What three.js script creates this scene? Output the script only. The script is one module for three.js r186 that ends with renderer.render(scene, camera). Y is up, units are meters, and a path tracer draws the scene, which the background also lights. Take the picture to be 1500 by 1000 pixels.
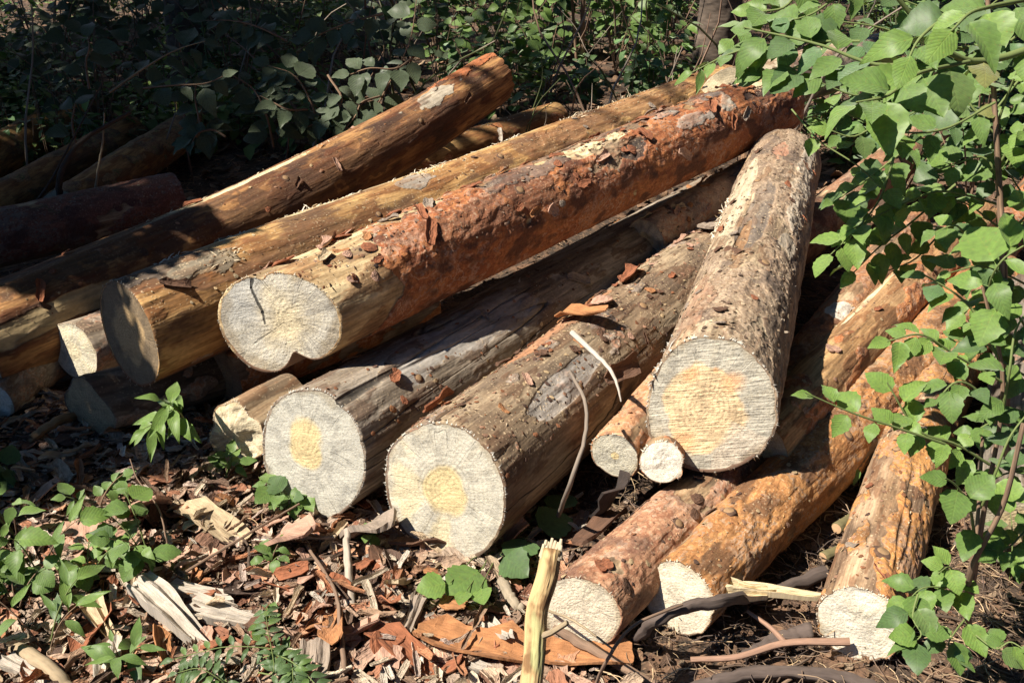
import * as THREE from 'three';
import { Sky } from 'three/addons/objects/Sky.js';
import { mergeGeometries } from 'three/addons/utils/BufferGeometryUtils.js';

// ---------------------------------------------------------------- camera, sky, sun, exposure
const scene = new THREE.Scene();
const EYE = new THREE.Vector3(0, 1.55, 0), PITCH = THREE.MathUtils.degToRad(26), FOCAL = 1452;
const camera = new THREE.PerspectiveCamera(2 * Math.atan(500 / FOCAL) * 180 / Math.PI, 1024 / 682, 0.05, 1200);
camera.position.copy(EYE); camera.rotation.set(-PITCH, 0, 0); camera.updateMatrixWorld();
const SUN = new THREE.Vector3(-0.573, 0.788, 0.228).normalize();
const sky = new Sky(); sky.scale.setScalar(1000); sky.name = 'sky'; sky.userData.kind = 'structure';
Object.assign(sky.material.uniforms.turbidity, { value: 8 }); sky.material.uniforms.rayleigh.value = 0.6;
sky.material.uniforms.mieCoefficient.value = 0.004; sky.material.uniforms.sunPosition.value.copy(SUN);
scene.add(sky);
scene.environmentIntensity = 0.05; // the canopy shuts out most of the sky
const sun = new THREE.DirectionalLight(0xfff4e4, 5);
sun.name = 'sun'; sun.position.copy(SUN).multiplyScalar(40); sun.castShadow = true; sun.shadow.radius = 1;
sun.shadow.mapSize.set(4096, 4096);
Object.assign(sun.shadow.camera, { left: -14, right: 14, top: 14, bottom: -14, near: 1, far: 90 });
scene.add(sun, sun.target);
const renderer = new THREE.WebGLRenderer({ antialias: true });
renderer.setSize(1024, 682); renderer.shadowMap.enabled = true;
renderer.toneMapping = THREE.LinearToneMapping; renderer.toneMappingExposure = 2.05;

// ---------------------------------------------------------------- helpers
function rng(seed) { let a = seed >>> 0; return () => { a = (a + 0x6D2B79F5) | 0; let t = Math.imul(a ^ (a >>> 15), 1 | a); t = (t + Math.imul(t ^ (t >>> 7), 61 | t)) ^ t; return ((t ^ (t >>> 14)) >>> 0) / 4294967296; }; }
const PERM = new Uint8Array(512);
{ const r = rng(77), p = [...Array(256).keys()]; for (let i = 255; i > 0; i--) { const j = Math.floor(r() * (i + 1)); [p[i], p[j]] = [p[j], p[i]]; } for (let i = 0; i < 512; i++) PERM[i] = p[i & 255]; }
function gr(h, x, y, z) { h &= 15; const u = h < 8 ? x : y, v = h < 4 ? y : (h === 12 || h === 14 ? x : z); return ((h & 1) ? -u : u) + ((h & 2) ? -v : v); }
function n3(x, y, z) {
  const fx = Math.floor(x), fy = Math.floor(y), fz = Math.floor(z), X = fx & 255, Y = fy & 255, Z = fz & 255;
  x -= fx; y -= fy; z -= fz;
  const u = x * x * x * (x * (x * 6 - 15) + 10), v = y * y * y * (y * (y * 6 - 15) + 10), w = z * z * z * (z * (z * 6 - 15) + 10);
  const A = PERM[X] + Y, AA = PERM[A] + Z, AB = PERM[A + 1] + Z, B = PERM[X + 1] + Y, BA = PERM[B] + Z, BB = PERM[B + 1] + Z;
  const l = (t, a, b) => a + t * (b - a);
  return l(w, l(v, l(u, gr(PERM[AA], x, y, z), gr(PERM[BA], x - 1, y, z)), l(u, gr(PERM[AB], x, y - 1, z), gr(PERM[BB], x - 1, y - 1, z))),
    l(v, l(u, gr(PERM[AA + 1], x, y, z - 1), gr(PERM[BA + 1], x - 1, y, z - 1)), l(u, gr(PERM[AB + 1], x, y - 1, z - 1), gr(PERM[BB + 1], x - 1, y - 1, z - 1))));
}
function fbm(x, y, z, o) { let s = 0, a = 0.5; for (let i = 0; i < o; i++) { s += a * n3(x, y, z); x = x * 2.03 + 13.7; y = y * 2.03 + 5.1; z = z * 2.03 + 9.3; a *= 0.5; } return s; }
const sm = (a, b, x) => { const t = Math.min(1, Math.max(0, (x - a) / (b - a))); return t * t * (3 - 2 * t); };
const clamp = (x, a, b) => Math.min(b, Math.max(a, x));
const V = (x, y, z) => new THREE.Vector3(x, y, z);
const SRGB = new Uint8Array(4097);
for (let i = 0; i <= 4096; i++) { const c = i / 4096; SRGB[i] = Math.round(255 * (c <= 0.0031308 ? 12.92 * c : 1.055 * Math.pow(c, 1 / 2.4) - 0.055)); }
const toS = (c) => SRGB[c <= 0 ? 0 : c >= 1 ? 4096 : (c * 4096) | 0];

function groundH(x, z) {
  const d = Math.hypot(x, z + 3), f = 1 - sm(14, 30, d);
  return (fbm(x * 1.3, 3.3, z * 1.3, 3) * 0.07 + fbm(x * 7, 1.1, z * 7, 3) * 0.022 - 0.012) * f;
}
// the place where the sight line through a pixel of the 1500 x 1000 photograph meets the height h
function ray(px, py) {
  const x = (px - 750) / FOCAL, y = -(py - 500) / FOCAL, c = Math.cos(PITCH), s = Math.sin(PITCH);
  return V(x, y * c - s, -(c + y * s));
}
function at(px, py, h) { const r = ray(px, py); return r.clone().multiplyScalar((h - EYE.y) / r.y).add(EYE); }
function away(px, py, depth) { return ray(px, py).multiplyScalar(depth).add(EYE); }
function onGround(px, py, lift = 0) { let h = 0, p; for (let i = 0; i < 6; i++) { p = at(px, py, h + lift); h = groundH(p.x, p.z); } return p; }

const NAMES = {};
function numbered(n) { const k = NAMES[n] = (NAMES[n] ?? -1) + 1; return k ? `${n}_${String(k).padStart(3, '0')}` : n; }
function tag(o, label, category, group) { o.userData.label = label; o.userData.category = category; if (group) o.userData.group = group; return o; }
function shade(o) { o.traverse((m) => { if (m.isMesh) { m.castShadow = true; m.receiveShadow = true; } }); return o; }
function thing(name, label, category, pos, group) { const g = new THREE.Group(); g.name = numbered(name); g.position.copy(pos); scene.add(g); return tag(g, label, category, group); }
function part(name, geo, mat, parent, stuff) { const m = new THREE.Mesh(geo, mat); m.name = name; if (stuff) m.userData.kind = 'stuff'; m.castShadow = m.receiveShadow = true; parent.add(m); return m; }
function solo(name, geo, mat, label, category, group) { const m = new THREE.Mesh(geo, mat); m.name = numbered(name); m.castShadow = m.receiveShadow = true; scene.add(m); return tag(m, label, category, group); }
function mesh(pos, idx, uv) {
  const g = new THREE.BufferGeometry();
  g.setAttribute('position', new THREE.BufferAttribute(pos instanceof Float32Array ? pos : new Float32Array(pos), 3));
  if (uv) g.setAttribute('uv', new THREE.BufferAttribute(uv instanceof Float32Array ? uv : new Float32Array(uv), 2));
  g.setIndex(idx instanceof Uint32Array ? new THREE.BufferAttribute(idx, 1) : idx); g.computeVertexNormals(); return g;
}
// textures -----------------------------------------------------------
function dataTex(data, w, h, srgb, wrap = true) {
  const t = new THREE.DataTexture(data, w, h); t.magFilter = THREE.LinearFilter; t.minFilter = THREE.LinearFilter;
  if (wrap) t.wrapS = t.wrapT = THREE.RepeatWrapping; if (srgb) t.colorSpace = THREE.SRGBColorSpace; t.needsUpdate = true; return t;
}
// fills a colour map and a relief map by calling f(u, v, C); C = [r, g, b, height in metres]
function paintMaps(w, h, hMin, hMax, f) {
  const col = new Uint8Array(w * h * 4), bmp = new Uint8Array(w * h * 4), hs = new Float32Array(w * h), C = [0, 0, 0, 0];
  for (let j = 0; j < h; j++) for (let i = 0; i < w; i++) {
    f((i + 0.5) / w, (j + 0.5) / h, C); const k = j * w + i, q = k * 4;
    col[q] = toS(C[0]); col[q + 1] = toS(C[1]); col[q + 2] = toS(C[2]); col[q + 3] = 255;
    const b = clamp(255 * (C[3] - hMin) / (hMax - hMin), 0, 255); bmp[q] = bmp[q + 1] = bmp[q + 2] = b; bmp[q + 3] = 255; hs[k] = C[3];
  }
  return { map: dataTex(col, w, h, true), bump: dataTex(bmp, w, h, false), hs, w, h, scale: hMax - hMin };
}
function sampleH(T, u, v) {
  const x = u * T.w - 0.5, y = clamp(v * T.h - 0.5, 0, T.h - 1.001), x0 = Math.floor(x), y0 = Math.floor(y), fx = x - x0, fy = y - y0;
  const a = ((x0 % T.w) + T.w) % T.w, b = (a + 1) % T.w, y1 = Math.min(y0 + 1, T.h - 1);
  return (T.hs[y0 * T.w + a] * (1 - fx) + T.hs[y0 * T.w + b] * fx) * (1 - fy) + (T.hs[y1 * T.w + a] * (1 - fx) + T.hs[y1 * T.w + b] * fx) * fy;
}
const std = (o) => new THREE.MeshStandardMaterial({ roughness: 0.9, metalness: 0, ...o });
const lin = (r, g, b) => new THREE.Color().setRGB(r, g, b);
const mixTo = (C, c, t) => { C[0] += (c[0] - C[0]) * t; C[1] += (c[1] - C[1]) * t; C[2] += (c[2] - C[2]) * t; };
const mul = (C, k) => { C[0] *= k; C[1] *= k; C[2] *= k; };

// round stems through points, with a radius at each point and small knobbles
function tube(pts, radii, sides = 7, rough = 0, seed = 1, cap = true) {
  const n = pts.length, pos = [], uv = [], idx = []; let len = 0;
  let ref = V(0, 1, 0); const d0 = pts[1].clone().sub(pts[0]).normalize(); if (Math.abs(d0.y) > 0.9) ref = V(1, 0, 0);
  let side = d0.clone().cross(ref).normalize();
  for (let i = 0; i < n; i++) {
    const d = pts[Math.min(n - 1, i + 1)].clone().sub(pts[Math.max(0, i - 1)]).normalize();
    side = side.sub(d.clone().multiplyScalar(side.dot(d))).normalize(); const up = side.clone().cross(d);
    if (i) len += pts[i].distanceTo(pts[i - 1]);
    for (let k = 0; k <= sides; k++) {
      const a = (k % sides) / sides * Math.PI * 2, r = radii[i] * (1 + rough * n3(Math.cos(a) * 1.3 + seed, Math.sin(a) * 1.3, len * 14 + seed));
      const p = pts[i].clone().addScaledVector(side, Math.cos(a) * r).addScaledVector(up, Math.sin(a) * r);
      pos.push(p.x, p.y, p.z); uv.push(k / sides * 0.2, len);
    }
  }
  const s1 = sides + 1;
  for (let i = 0; i < n - 1; i++) for (let k = 0; k < sides; k++) { const a = i * s1 + k; idx.push(a, a + 1, a + s1, a + 1, a + s1 + 1, a + s1); }
  if (cap) for (const e of [0, n - 1]) {
    const c = pos.length / 3; pos.push(pts[e].x, pts[e].y, pts[e].z); uv.push(0.1, e ? len : 0);
    for (let k = 0; k < sides; k++) { const a = e * s1 + k; e ? idx.push(c, a, a + 1) : idx.push(c, a + 1, a); }
  }
  return mesh(pos, idx, uv);
}
function curve(pts, n) { const c = new THREE.CatmullRomCurve3(pts); return c.getPoints(n); }
function taper(n, a, b) { return Array.from({ length: n }, (_, i) => a + (b - a) * i / (n - 1)); }
// ---------------------------------------------------------------- ground
{
  const N = 300, pos = new Float32Array((N + 1) * (N + 1) * 3), uv = new Float32Array((N + 1) * (N + 1) * 2), idx = new Uint32Array(N * N * 6);
  const w = (t) => { const a = Math.abs(t); return Math.sign(t) * (3.6 * a + 6 * a * a * a + 690 * Math.pow(a, 14)); };
  for (let j = 0; j <= N; j++) for (let i = 0; i <= N; i++) {
    const k = j * (N + 1) + i, x = w(i / N * 2 - 1), z = w(j / N * 2 - 1) - 3;
    pos[k * 3] = x; pos[k * 3 + 1] = groundH(x, z); pos[k * 3 + 2] = z; uv[k * 2] = x / 2.2; uv[k * 2 + 1] = z / 2.2;
  }
  let q = 0; for (let j = 0; j < N; j++) for (let i = 0; i < N; i++) { const a = j * (N + 1) + i; idx[q++] = a; idx[q++] = a + N + 1; idx[q++] = a + 1; idx[q++] = a + 1; idx[q++] = a + N + 1; idx[q++] = a + N + 2; }
  const T = paintMaps(1024, 1024, -0.006, 0.012, (u, v, C) => {
    // tileable: noise on a torus
    const a = u * 6.2831853, b = v * 6.2831853, x = Math.cos(a), y = Math.sin(a), z = Math.cos(b), t = Math.sin(b);
    const f1 = fbm(x * 2 + z * 1.7, y * 2 + t * 1.7, z * 1.3 - x, 4), f2 = fbm(x * 9 + t * 8, y * 9 - z * 8, t * 8 + 3 * x, 4), f3 = n3(x * 42 + t * 39, y * 42 - z * 41, z * 37 + t * 11);
    C[0] = 0.055; C[1] = 0.036; C[2] = 0.023;
    mixTo(C, [0.15, 0.085, 0.05], sm(-0.1, 0.35, f1 + f2 * 0.5)); mixTo(C, [0.028, 0.02, 0.014], sm(0.02, 0.3, -f2));
    mixTo(C, [0.26, 0.16, 0.09], sm(0.3, 0.5, f3) * 0.7); C[3] = f2 * 0.008 + f3 * 0.003;
  });
  const g = part('ground', mesh(pos, idx, uv), std({ map: T.map, bumpMap: T.bump, bumpScale: T.scale, roughness: 1 }), scene); g.userData.kind = 'structure';
}
// ---------------------------------------------------------------- logs
// the surface of a log: bare wood with streaks and checks, bark in torn flaky layers where cover(angle, metres along) + noise > 0, patches, specks of sawdust
function surface(o) {
  const k = o.k, wood = o.wood, bark = o.bark, patches = o.patches || [];
  return (x, y, s, th, C) => {
    const X = x + k * 3.1, Y = y - k * 1.7;
    if (th > 2.3 || th < -2.3) { C[0] = wood[2][0] * 1.5; C[1] = wood[2][1] * 1.5; C[2] = wood[2][2] * 1.5; C[3] = 0; return; }
    const st = fbm(X * 70, Y * 70, s * 6 + k, 3), st2 = fbm(X * 15, Y * 15, s * 2.6 + k, 3), bl = fbm(X * 9 + 7, Y * 9, s * 3.4 - k, 5), fine = n3(X * 210, Y * 210, s * 90);
    C[0] = wood[0][0]; C[1] = wood[0][1]; C[2] = wood[0][2];
    mixTo(C, wood[1], sm(-0.25, 0.3, st2 + 0.5 * st));
    mixTo(C, wood[2], sm(0.02, 0.2, bl + 0.35 * st) * (o.dark ?? 0.8));
    const sk = fbm(X * 20 - 3, Y * 20, s * 6 + k * 4, 4); mixTo(C, wood[3] ?? [wood[0][0] * 0.55, wood[0][1] * 0.42, wood[0][2] * 0.36], sm(0.06, 0.16, sk + 0.25 * st) * 0.75);
    const fib = n3(X * 280, Y * 280, s * 12 + k); mul(C, Math.max(0.25, 1 + 0.9 * st + 0.24 * fine + 0.34 * fib));
    let h = sm(0.06, 0.16, sk) * 0.0012 + st * 0.0022 + st2 * 0.003 + fine * 0.0003 + fib * 0.0003;
    if (o.lumps) h += o.lumps * fbm(X * 6, Y * 6, s * 4, 2);
    if (o.cracks) {
      const c = Math.abs(n3(X * 13 + 0.25 * st2, Y * 13, s * 0.9 + k * 5)), gate = sm(-0.1, 0.15, n3(X * 5, Y * 5, s * 2.4 + 9));
      const d = (1 - sm(0.004, 0.03, c)) * gate * o.cracks; mul(C, 1 - 0.8 * d); h -= d * 0.006;
    }
    const cov = o.cover(th, s) + 1.3 * fbm(X * 9, Y * 9, s * 5.5 + k, 4);
    if (cov > -0.06) {
      const f0 = fbm(X * 38, Y * 38, s * 27 + k * 2, 5), t = (f0 + 0.5 + 0.35 * fbm(X * 9, Y * 9, s * 6, 2)) * 9, lv = Math.floor(t), fr = t - lv;
      const e = sm(0, 0.22, fr), bm = sm(-0.012, 0.012, cov), hue = n3(lv * 3.7 + X * 9, Y * 9, s * 7 + k), mid = fbm(X * 60, Y * 60, s * 48 + lv, 2);
      const B = surface.B; B[0] = bark[0][0]; B[1] = bark[0][1]; B[2] = bark[0][2];
      mixTo(B, bark[1], sm(-0.25, 0.3, hue + 0.5 * mid)); mixTo(B, bark[2], sm(0.1, 0.34, n3(lv * 9.1 + X * 8, Y * 8, s * 6 - k) + 0.3 * mid) * (o.third ?? 0.8));
      mixTo(B, [bark[0][0] * 0.38, bark[0][1] * 0.4, bark[0][2] * 0.5], sm(0.02, 0.22, fbm(X * 13 + 4, Y * 13, s * 8 - k * 2, 4)) * (o.stain ?? 0.7));
      mul(B, (0.74 + 0.32 * e) * (1 + 0.75 * mid) + 0.14 * fine); mixTo(B, [B[0] * 1.3 + 0.05, B[1] * 1.4 + 0.05, B[2] * 1.5 + 0.035], sm(0.1, 0.2, fr) * sm(0.45, 0.25, fr) * 0.5);
      mixTo(C, B, bm); if (cov < 0) mul(C, 0.8);
      h += bm * (o.thick * (0.45 + 0.55 * sm(0, 0.25, cov)) + ((lv - 4 + e) * (o.flake ?? 0.0005) + mid * 0.0008) * (0.45 + 0.9 * sm(-0.15, 0.25, n3(X * 6, Y * 6, s * 3 + k))));
    }
    for (const p of patches) {
      let da = th - p.th; if (da > Math.PI) da -= 2 * Math.PI; if (da < -Math.PI) da += 2 * Math.PI;
      const q = Math.hypot(da / p.wa, (s - p.s) / p.ws) + 1.5 * fbm(X * 11 + p.s, Y * 11, s * (p.along ?? 8), 5);
      if (q < 1) { const m = sm(1, 0.9, q); const K = surface.K; K[0] = p.c[0]; K[1] = p.c[1]; K[2] = p.c[2]; mul(K, 1 + 0.7 * st + 0.2 * fine + (p.mott ?? 0.5) * fbm(X * 40, Y * 40, s * 30, 2)); mixTo(C, K, m * (p.m ?? 0.9) * (1 - 0.45 * sm(0, 0.15, sk))); h += m * (p.h ?? -0.003); }
    }
    if (o.specks) { const f = n3(X * 165, Y * 165, s * 150); const m = sm(0.42, 0.55, f + 0.25 * fbm(X * 12, Y * 12, s * 8, 2)) * sm(0.1, 0.7, Math.cos(th)) * o.specks; mixTo(C, [0.52, 0.4, 0.25], m); h += m * 0.0015; }
    if (o.moist) mul(C, 1 - o.moist * sm(0.2, 0.5, fbm(X * 5 + 3, Y * 5, s * 2 + 4, 3) + 0.2));
    C[3] = h;
  };
}
surface.B = [0, 0, 0]; surface.K = [0, 0, 0];

// the sawn end: x, y in metres from the axis, r = the log's radius there
function endGrain(o) {
  return (x, y, R, C) => {
    const k = o.k, px = x - (o.pith?.[0] ?? 0) * R, py = y - (o.pith?.[1] ?? 0) * R;
    let d = Math.hypot(px, py); const a = Math.atan2(px, py);
    if (o.pith2) d = Math.min(d, Math.hypot(x - o.pith2[0] * R, y - o.pith2[1] * R) + 0.01);
    const wob = fbm(x * 14 + k, y * 14, k, 3), rg = Math.pow(Math.sin((d + wob * 0.012) * (o.freq ?? 1500) * 0.42 + 2.6 * n3(d * 45, k, 2)) * 0.5 + 0.5, 1.6) * sm(-0.5, 0.2, fbm(x * 9, y * 9, k + 5, 2)), rad = fbm(Math.cos(a) * 9 + k, Math.sin(a) * 9, d * 4 + k, 3);
    const cs = Math.cos(o.saw ?? 0.3), sn = Math.sin(o.saw ?? 0.3), sawn = n3((x * cs + y * sn) * 22, (-x * sn + y * cs) * 260, k) , fuzz = n3(x * 330, y * 330, k * 3), fuzz2 = n3(x * 150, y * 150, k * 7);
    C[0] = o.sap[0]; C[1] = o.sap[1]; C[2] = o.sap[2];
    mixTo(C, o.sap2 ?? [0.62, 0.56, 0.42], sm(-0.05, 0.35, rad + wob * 0.6) * (o.ray ?? 0.5));
    const edge = (o.heart ?? 0.45) * R;
    if (o.heartC) {
      const ang = o.heartA ? o.heartA(a) : 0;
      mixTo(C, o.heartC, sm(edge * (1.16 + ang), edge * (0.86 + ang), d + wob * (o.heartW ?? 0.02)) * 0.92);
    }
    if (o.extra) o.extra(x / R, y / R, wob, C);
    mixTo(C, [C[0] * 0.7, C[1] * 0.7, C[2] * 0.71], sm(-0.02, 0.3, fbm(x * 24, y * 24, k + 2, 4) + 0.25 * rad) * 0.75);
    mixTo(C, [C[0] * 0.62, C[1] * 0.55, C[2] * 0.46], sm(0.9, 1.05, Math.hypot(x, y) / R + wob * 0.4) * 0.7);
    mul(C, 1 - (0.1 + 0.16 * sm(0.75, 0.25, d / R)) * rg * (o.rings ?? 1) + 0.3 * fbm(a * 30, d * 12, k, 2) * sm(0.2, 0.6, d / R) + 0.22 * sawn * (o.sawn ?? 0.7) + 0.26 * fuzz + 0.14 * fuzz2); mul(C, 0.95);
    C[3] = fuzz * 0.0005 + fuzz2 * 0.0006 + sawn * 0.0004 * (o.sawn ?? 0.7) + wob * 0.003 - rg * 0.0003;
    if (d > 0.12 * R) { const cr = Math.abs(n3(Math.cos(a) * 3.4 + k * 2, Math.sin(a) * 3.4, k + d * 3)), m = sm(0.012, 0.003, cr) * sm(0.1, 0.3, d / R) * sm(0.25, 0.45, 0.5 + n3(a * 2, d * 20, k)) * (o.dry ?? 0.6); mul(C, 1 - 0.6 * m); C[3] -= 0.002 * m; }
    const step = n3((x * cs + y * sn) * 2, (-x * sn + y * cs) * 26, k + 3); mul(C, 1 + 0.1 * step);
    if (o.crack) for (const [x0, y0, x1, y1] of o.crack) {
      const vx = x1 - x0, vy = y1 - y0, t = clamp(((x / R - x0) * vx + (y / R - y0) * vy) / (vx * vx + vy * vy), 0, 1);
      const q = Math.hypot(x / R - x0 - vx * t, y / R - y0 - vy * t) + wob * 0.05; const m = sm(0.035, 0.008, q); mul(C, 1 - 0.85 * m); C[3] -= m * 0.004;
    }
  };
}
const PLAIN_END = (() => { const f = endGrain({ k: 4, sap: [0.42, 0.36, 0.26], sap2: [0.5, 0.44, 0.31], heartC: [0.5, 0.4, 0.22], rings: 1.2 }); return paintMaps(256, 256, -0.006, 0.006, (u, v, C) => f((u - 0.5) * 0.35, (v - 0.5) * 0.35, 0.14, C)); })();
const plainEndMat = std({ map: PLAIN_END.map, bumpMap: PLAIN_END.bump, bumpScale: PLAIN_END.scale, roughness: 1 });
const fringeMat = std({ color: lin(0.45, 0.4, 0.31), roughness: 1, side: THREE.DoubleSide });

// a flat irregular flake with thickness, curling about its length; about unit size in x and z
function flake(seed, curl = 0.5, thick = 0.09, long = 1.7) {
  const r = rng(seed * 977 + 5), nx = 4, nz = 5, pos = [], idx = [], uv = [];
  const off = []; for (let j = 0; j <= nz; j++) off.push([0.5 * (0.65 + 0.5 * r()), 0.5 * (0.65 + 0.5 * r())]);
  off[0][0] *= 0.45 + 0.4 * r(); off[0][1] *= 0.35; off[nz][0] *= 0.3; off[nz][1] *= 0.5 + 0.3 * r();
  const tw = (r() - 0.5) * 0.5;
  for (const top of [1, 0]) for (let j = 0; j <= nz; j++) for (let i = 0; i <= nx; i++) {
    const u = i / nx, x0 = -off[j][0] + u * (off[j][0] + off[j][1]), z = (j / nz - 0.5) * long + (r() - 0.5) * 0.1 * (top ? 1 : 0);
    const y = curl * x0 * x0 + tw * x0 * z + 0.12 * Math.sin(z * 2 + seed) + (top ? thick * (0.7 + 0.5 * r()) : 0);
    pos.push(x0, y, z); uv.push(x0 * 0.5 + 0.5, z * 0.5 + 0.5);
  }
  const M = (nx + 1) * (nz + 1), id = (t, j, i) => (t ? 0 : M) + j * (nx + 1) + i;
  for (let j = 0; j < nz; j++) for (let i = 0; i < nx; i++) { const a = id(1, j, i), b = id(1, j, i + 1), c = id(1, j + 1, i), d = id(1, j + 1, i + 1); idx.push(a, c, b, b, c, d); if (j === 0 || i === 0 || i === nx - 1 || j === nz - 1) { } const e = id(0, j, i), f = id(0, j, i + 1), g = id(0, j + 1, i), h = id(0, j + 1, i + 1); idx.push(e, f, g, f, h, g); }
  for (let j = 0; j < nz; j++) { let a = id(1, j, 0), b = id(1, j + 1, 0), c = id(0, j, 0), d = id(0, j + 1, 0); idx.push(a, c, b, b, c, d); a = id(1, j, nx); b = id(1, j + 1, nx); c = id(0, j, nx); d = id(0, j + 1, nx); idx.push(a, b, c, b, d, c); }
  for (let i = 0; i < nx; i++) { let a = id(1, 0, i), b = id(1, 0, i + 1), c = id(0, 0, i), d = id(0, 0, i + 1); idx.push(a, b, c, b, d, c); a = id(1, nz, i); b = id(1, nz, i + 1); c = id(0, nz, i); d = id(0, nz, i + 1); idx.push(a, c, b, b, c, d); }
  return mesh(pos, idx, uv).toNonIndexed();
}
function faceted(g) { g.computeVertexNormals(); return g; }
// a split piece of wood: grain ridges along z, ends torn ragged fibre by fibre
function slab(seed, nx = 9, nz = 10) {
  const r = rng(seed * 131 + 7), pos = [], uv = [], idx = [], e0 = [], e1 = [], rid = []; for (let i = 0; i <= nx; i++) { e0.push(-0.5 - 0.22 * r() * r() * (i % 2 ? 1 : 0.3)); e1.push(0.5 + 0.3 * r() * r() * (i % 2 ? 1 : 0.3)); rid.push(0.03 * r() + 0.03 * Math.sin(i * 1.3 + seed)); }
  for (const top of [1, 0]) for (let j = 0; j <= nz; j++) for (let i = 0; i <= nx; i++) {
    const t = j / nz, z = e0[i] + (e1[i] - e0[i]) * t, u = i / nx - 0.5, w = 0.2 * (0.8 + 0.3 * Math.sin(t * 3 + seed) + 0.12 * n3(t * 4, seed, u > 0 ? 1 : 5)), x = u * 2 * w + 0.05 * Math.sin(t * 2.2 + seed * 2);
    const y = (top ? 0.05 + rid[i] + 0.012 * n3(i, t * 6, seed) : -0.03) * (0.55 + 0.45 * Math.sin(Math.PI * clamp(t, 0.12, 0.88))) + 0.06 * Math.sin(t * 3.1 + seed); pos.push(x, y, z); uv.push(u * 0.6 + seed * 0.37, z * 0.7);
  }
  const M = (nx + 1) * (nz + 1), id = (t, j, i) => (t ? 0 : M) + j * (nx + 1) + i;
  for (let j = 0; j < nz; j++) for (let i = 0; i < nx; i++) { const a = id(1, j, i), b = a + 1, c = a + nx + 1, d = c + 1, e = a + M, f = b + M, g = c + M, h = d + M; idx.push(a, c, b, b, c, d, e, f, g, f, h, g); }
  for (let j = 0; j < nz; j++) for (const i of [0, nx]) { const a = id(1, j, i), b = id(1, j + 1, i), c = a + M, d = b + M; i ? idx.push(a, b, c, b, d, c) : idx.push(a, c, b, b, c, d); }
  for (let i = 0; i < nx; i++) for (const j of [0, nz]) { const a = id(1, j, i), b = a + 1, c = a + M, d = b + M; j ? idx.push(a, c, b, b, c, d) : idx.push(a, b, c, b, d, c); }
  return mesh(pos, idx, uv).toNonIndexed();
}
const SLABS = [1, 2, 3].map((i) => { const g = slab(i); g.computeVertexNormals(); return g; });
const FLAKES = [0, 1, 2, 3, 4, 5].map((i) => faceted(flake(i + 1, [0.5, -0.3, 0.9, 0.2, -0.6, 1.2][i], [0.1, 0.07, 0.08, 0.13, 0.06, 0.08][i], [1.6, 1.3, 2.3, 1.2, 1.8, 2.8][i])));
const flakeTex = paintMaps(256, 256, -0.01, 0.01, (u, v, C) => {
  const a = fbm(u * 12, v * 4, 2, 4), b = fbm(u * 60, v * 7, 5, 2), c = n3(u * 120, v * 60, 1); const t = 0.85 + 0.55 * a + 0.3 * b + 0.2 * c; C[0] = 0.75 * t; C[1] = 0.72 * t; C[2] = 0.7 * t; C[3] = a * 0.01 + b * 0.004;
});
const flakeMat = (r, g, b) => std({ color: lin(r * 1.3, g * 1.3, b * 1.3), map: flakeTex.map, bumpMap: flakeTex.bump, bumpScale: 0.006, roughness: 1, side: THREE.DoubleSide });
const MF = { rust: flakeMat(0.3, 0.115, 0.055), orange: flakeMat(0.4, 0.19, 0.08), pink: flakeMat(0.46, 0.29, 0.21), brown: flakeMat(0.13, 0.07, 0.042), grey: flakeMat(0.3, 0.25, 0.2), cream: flakeMat(0.52, 0.42, 0.27), white: flakeMat(0.5, 0.46, 0.39), dark: flakeMat(0.045, 0.033, 0.028) };

const LOGS = {};
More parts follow.
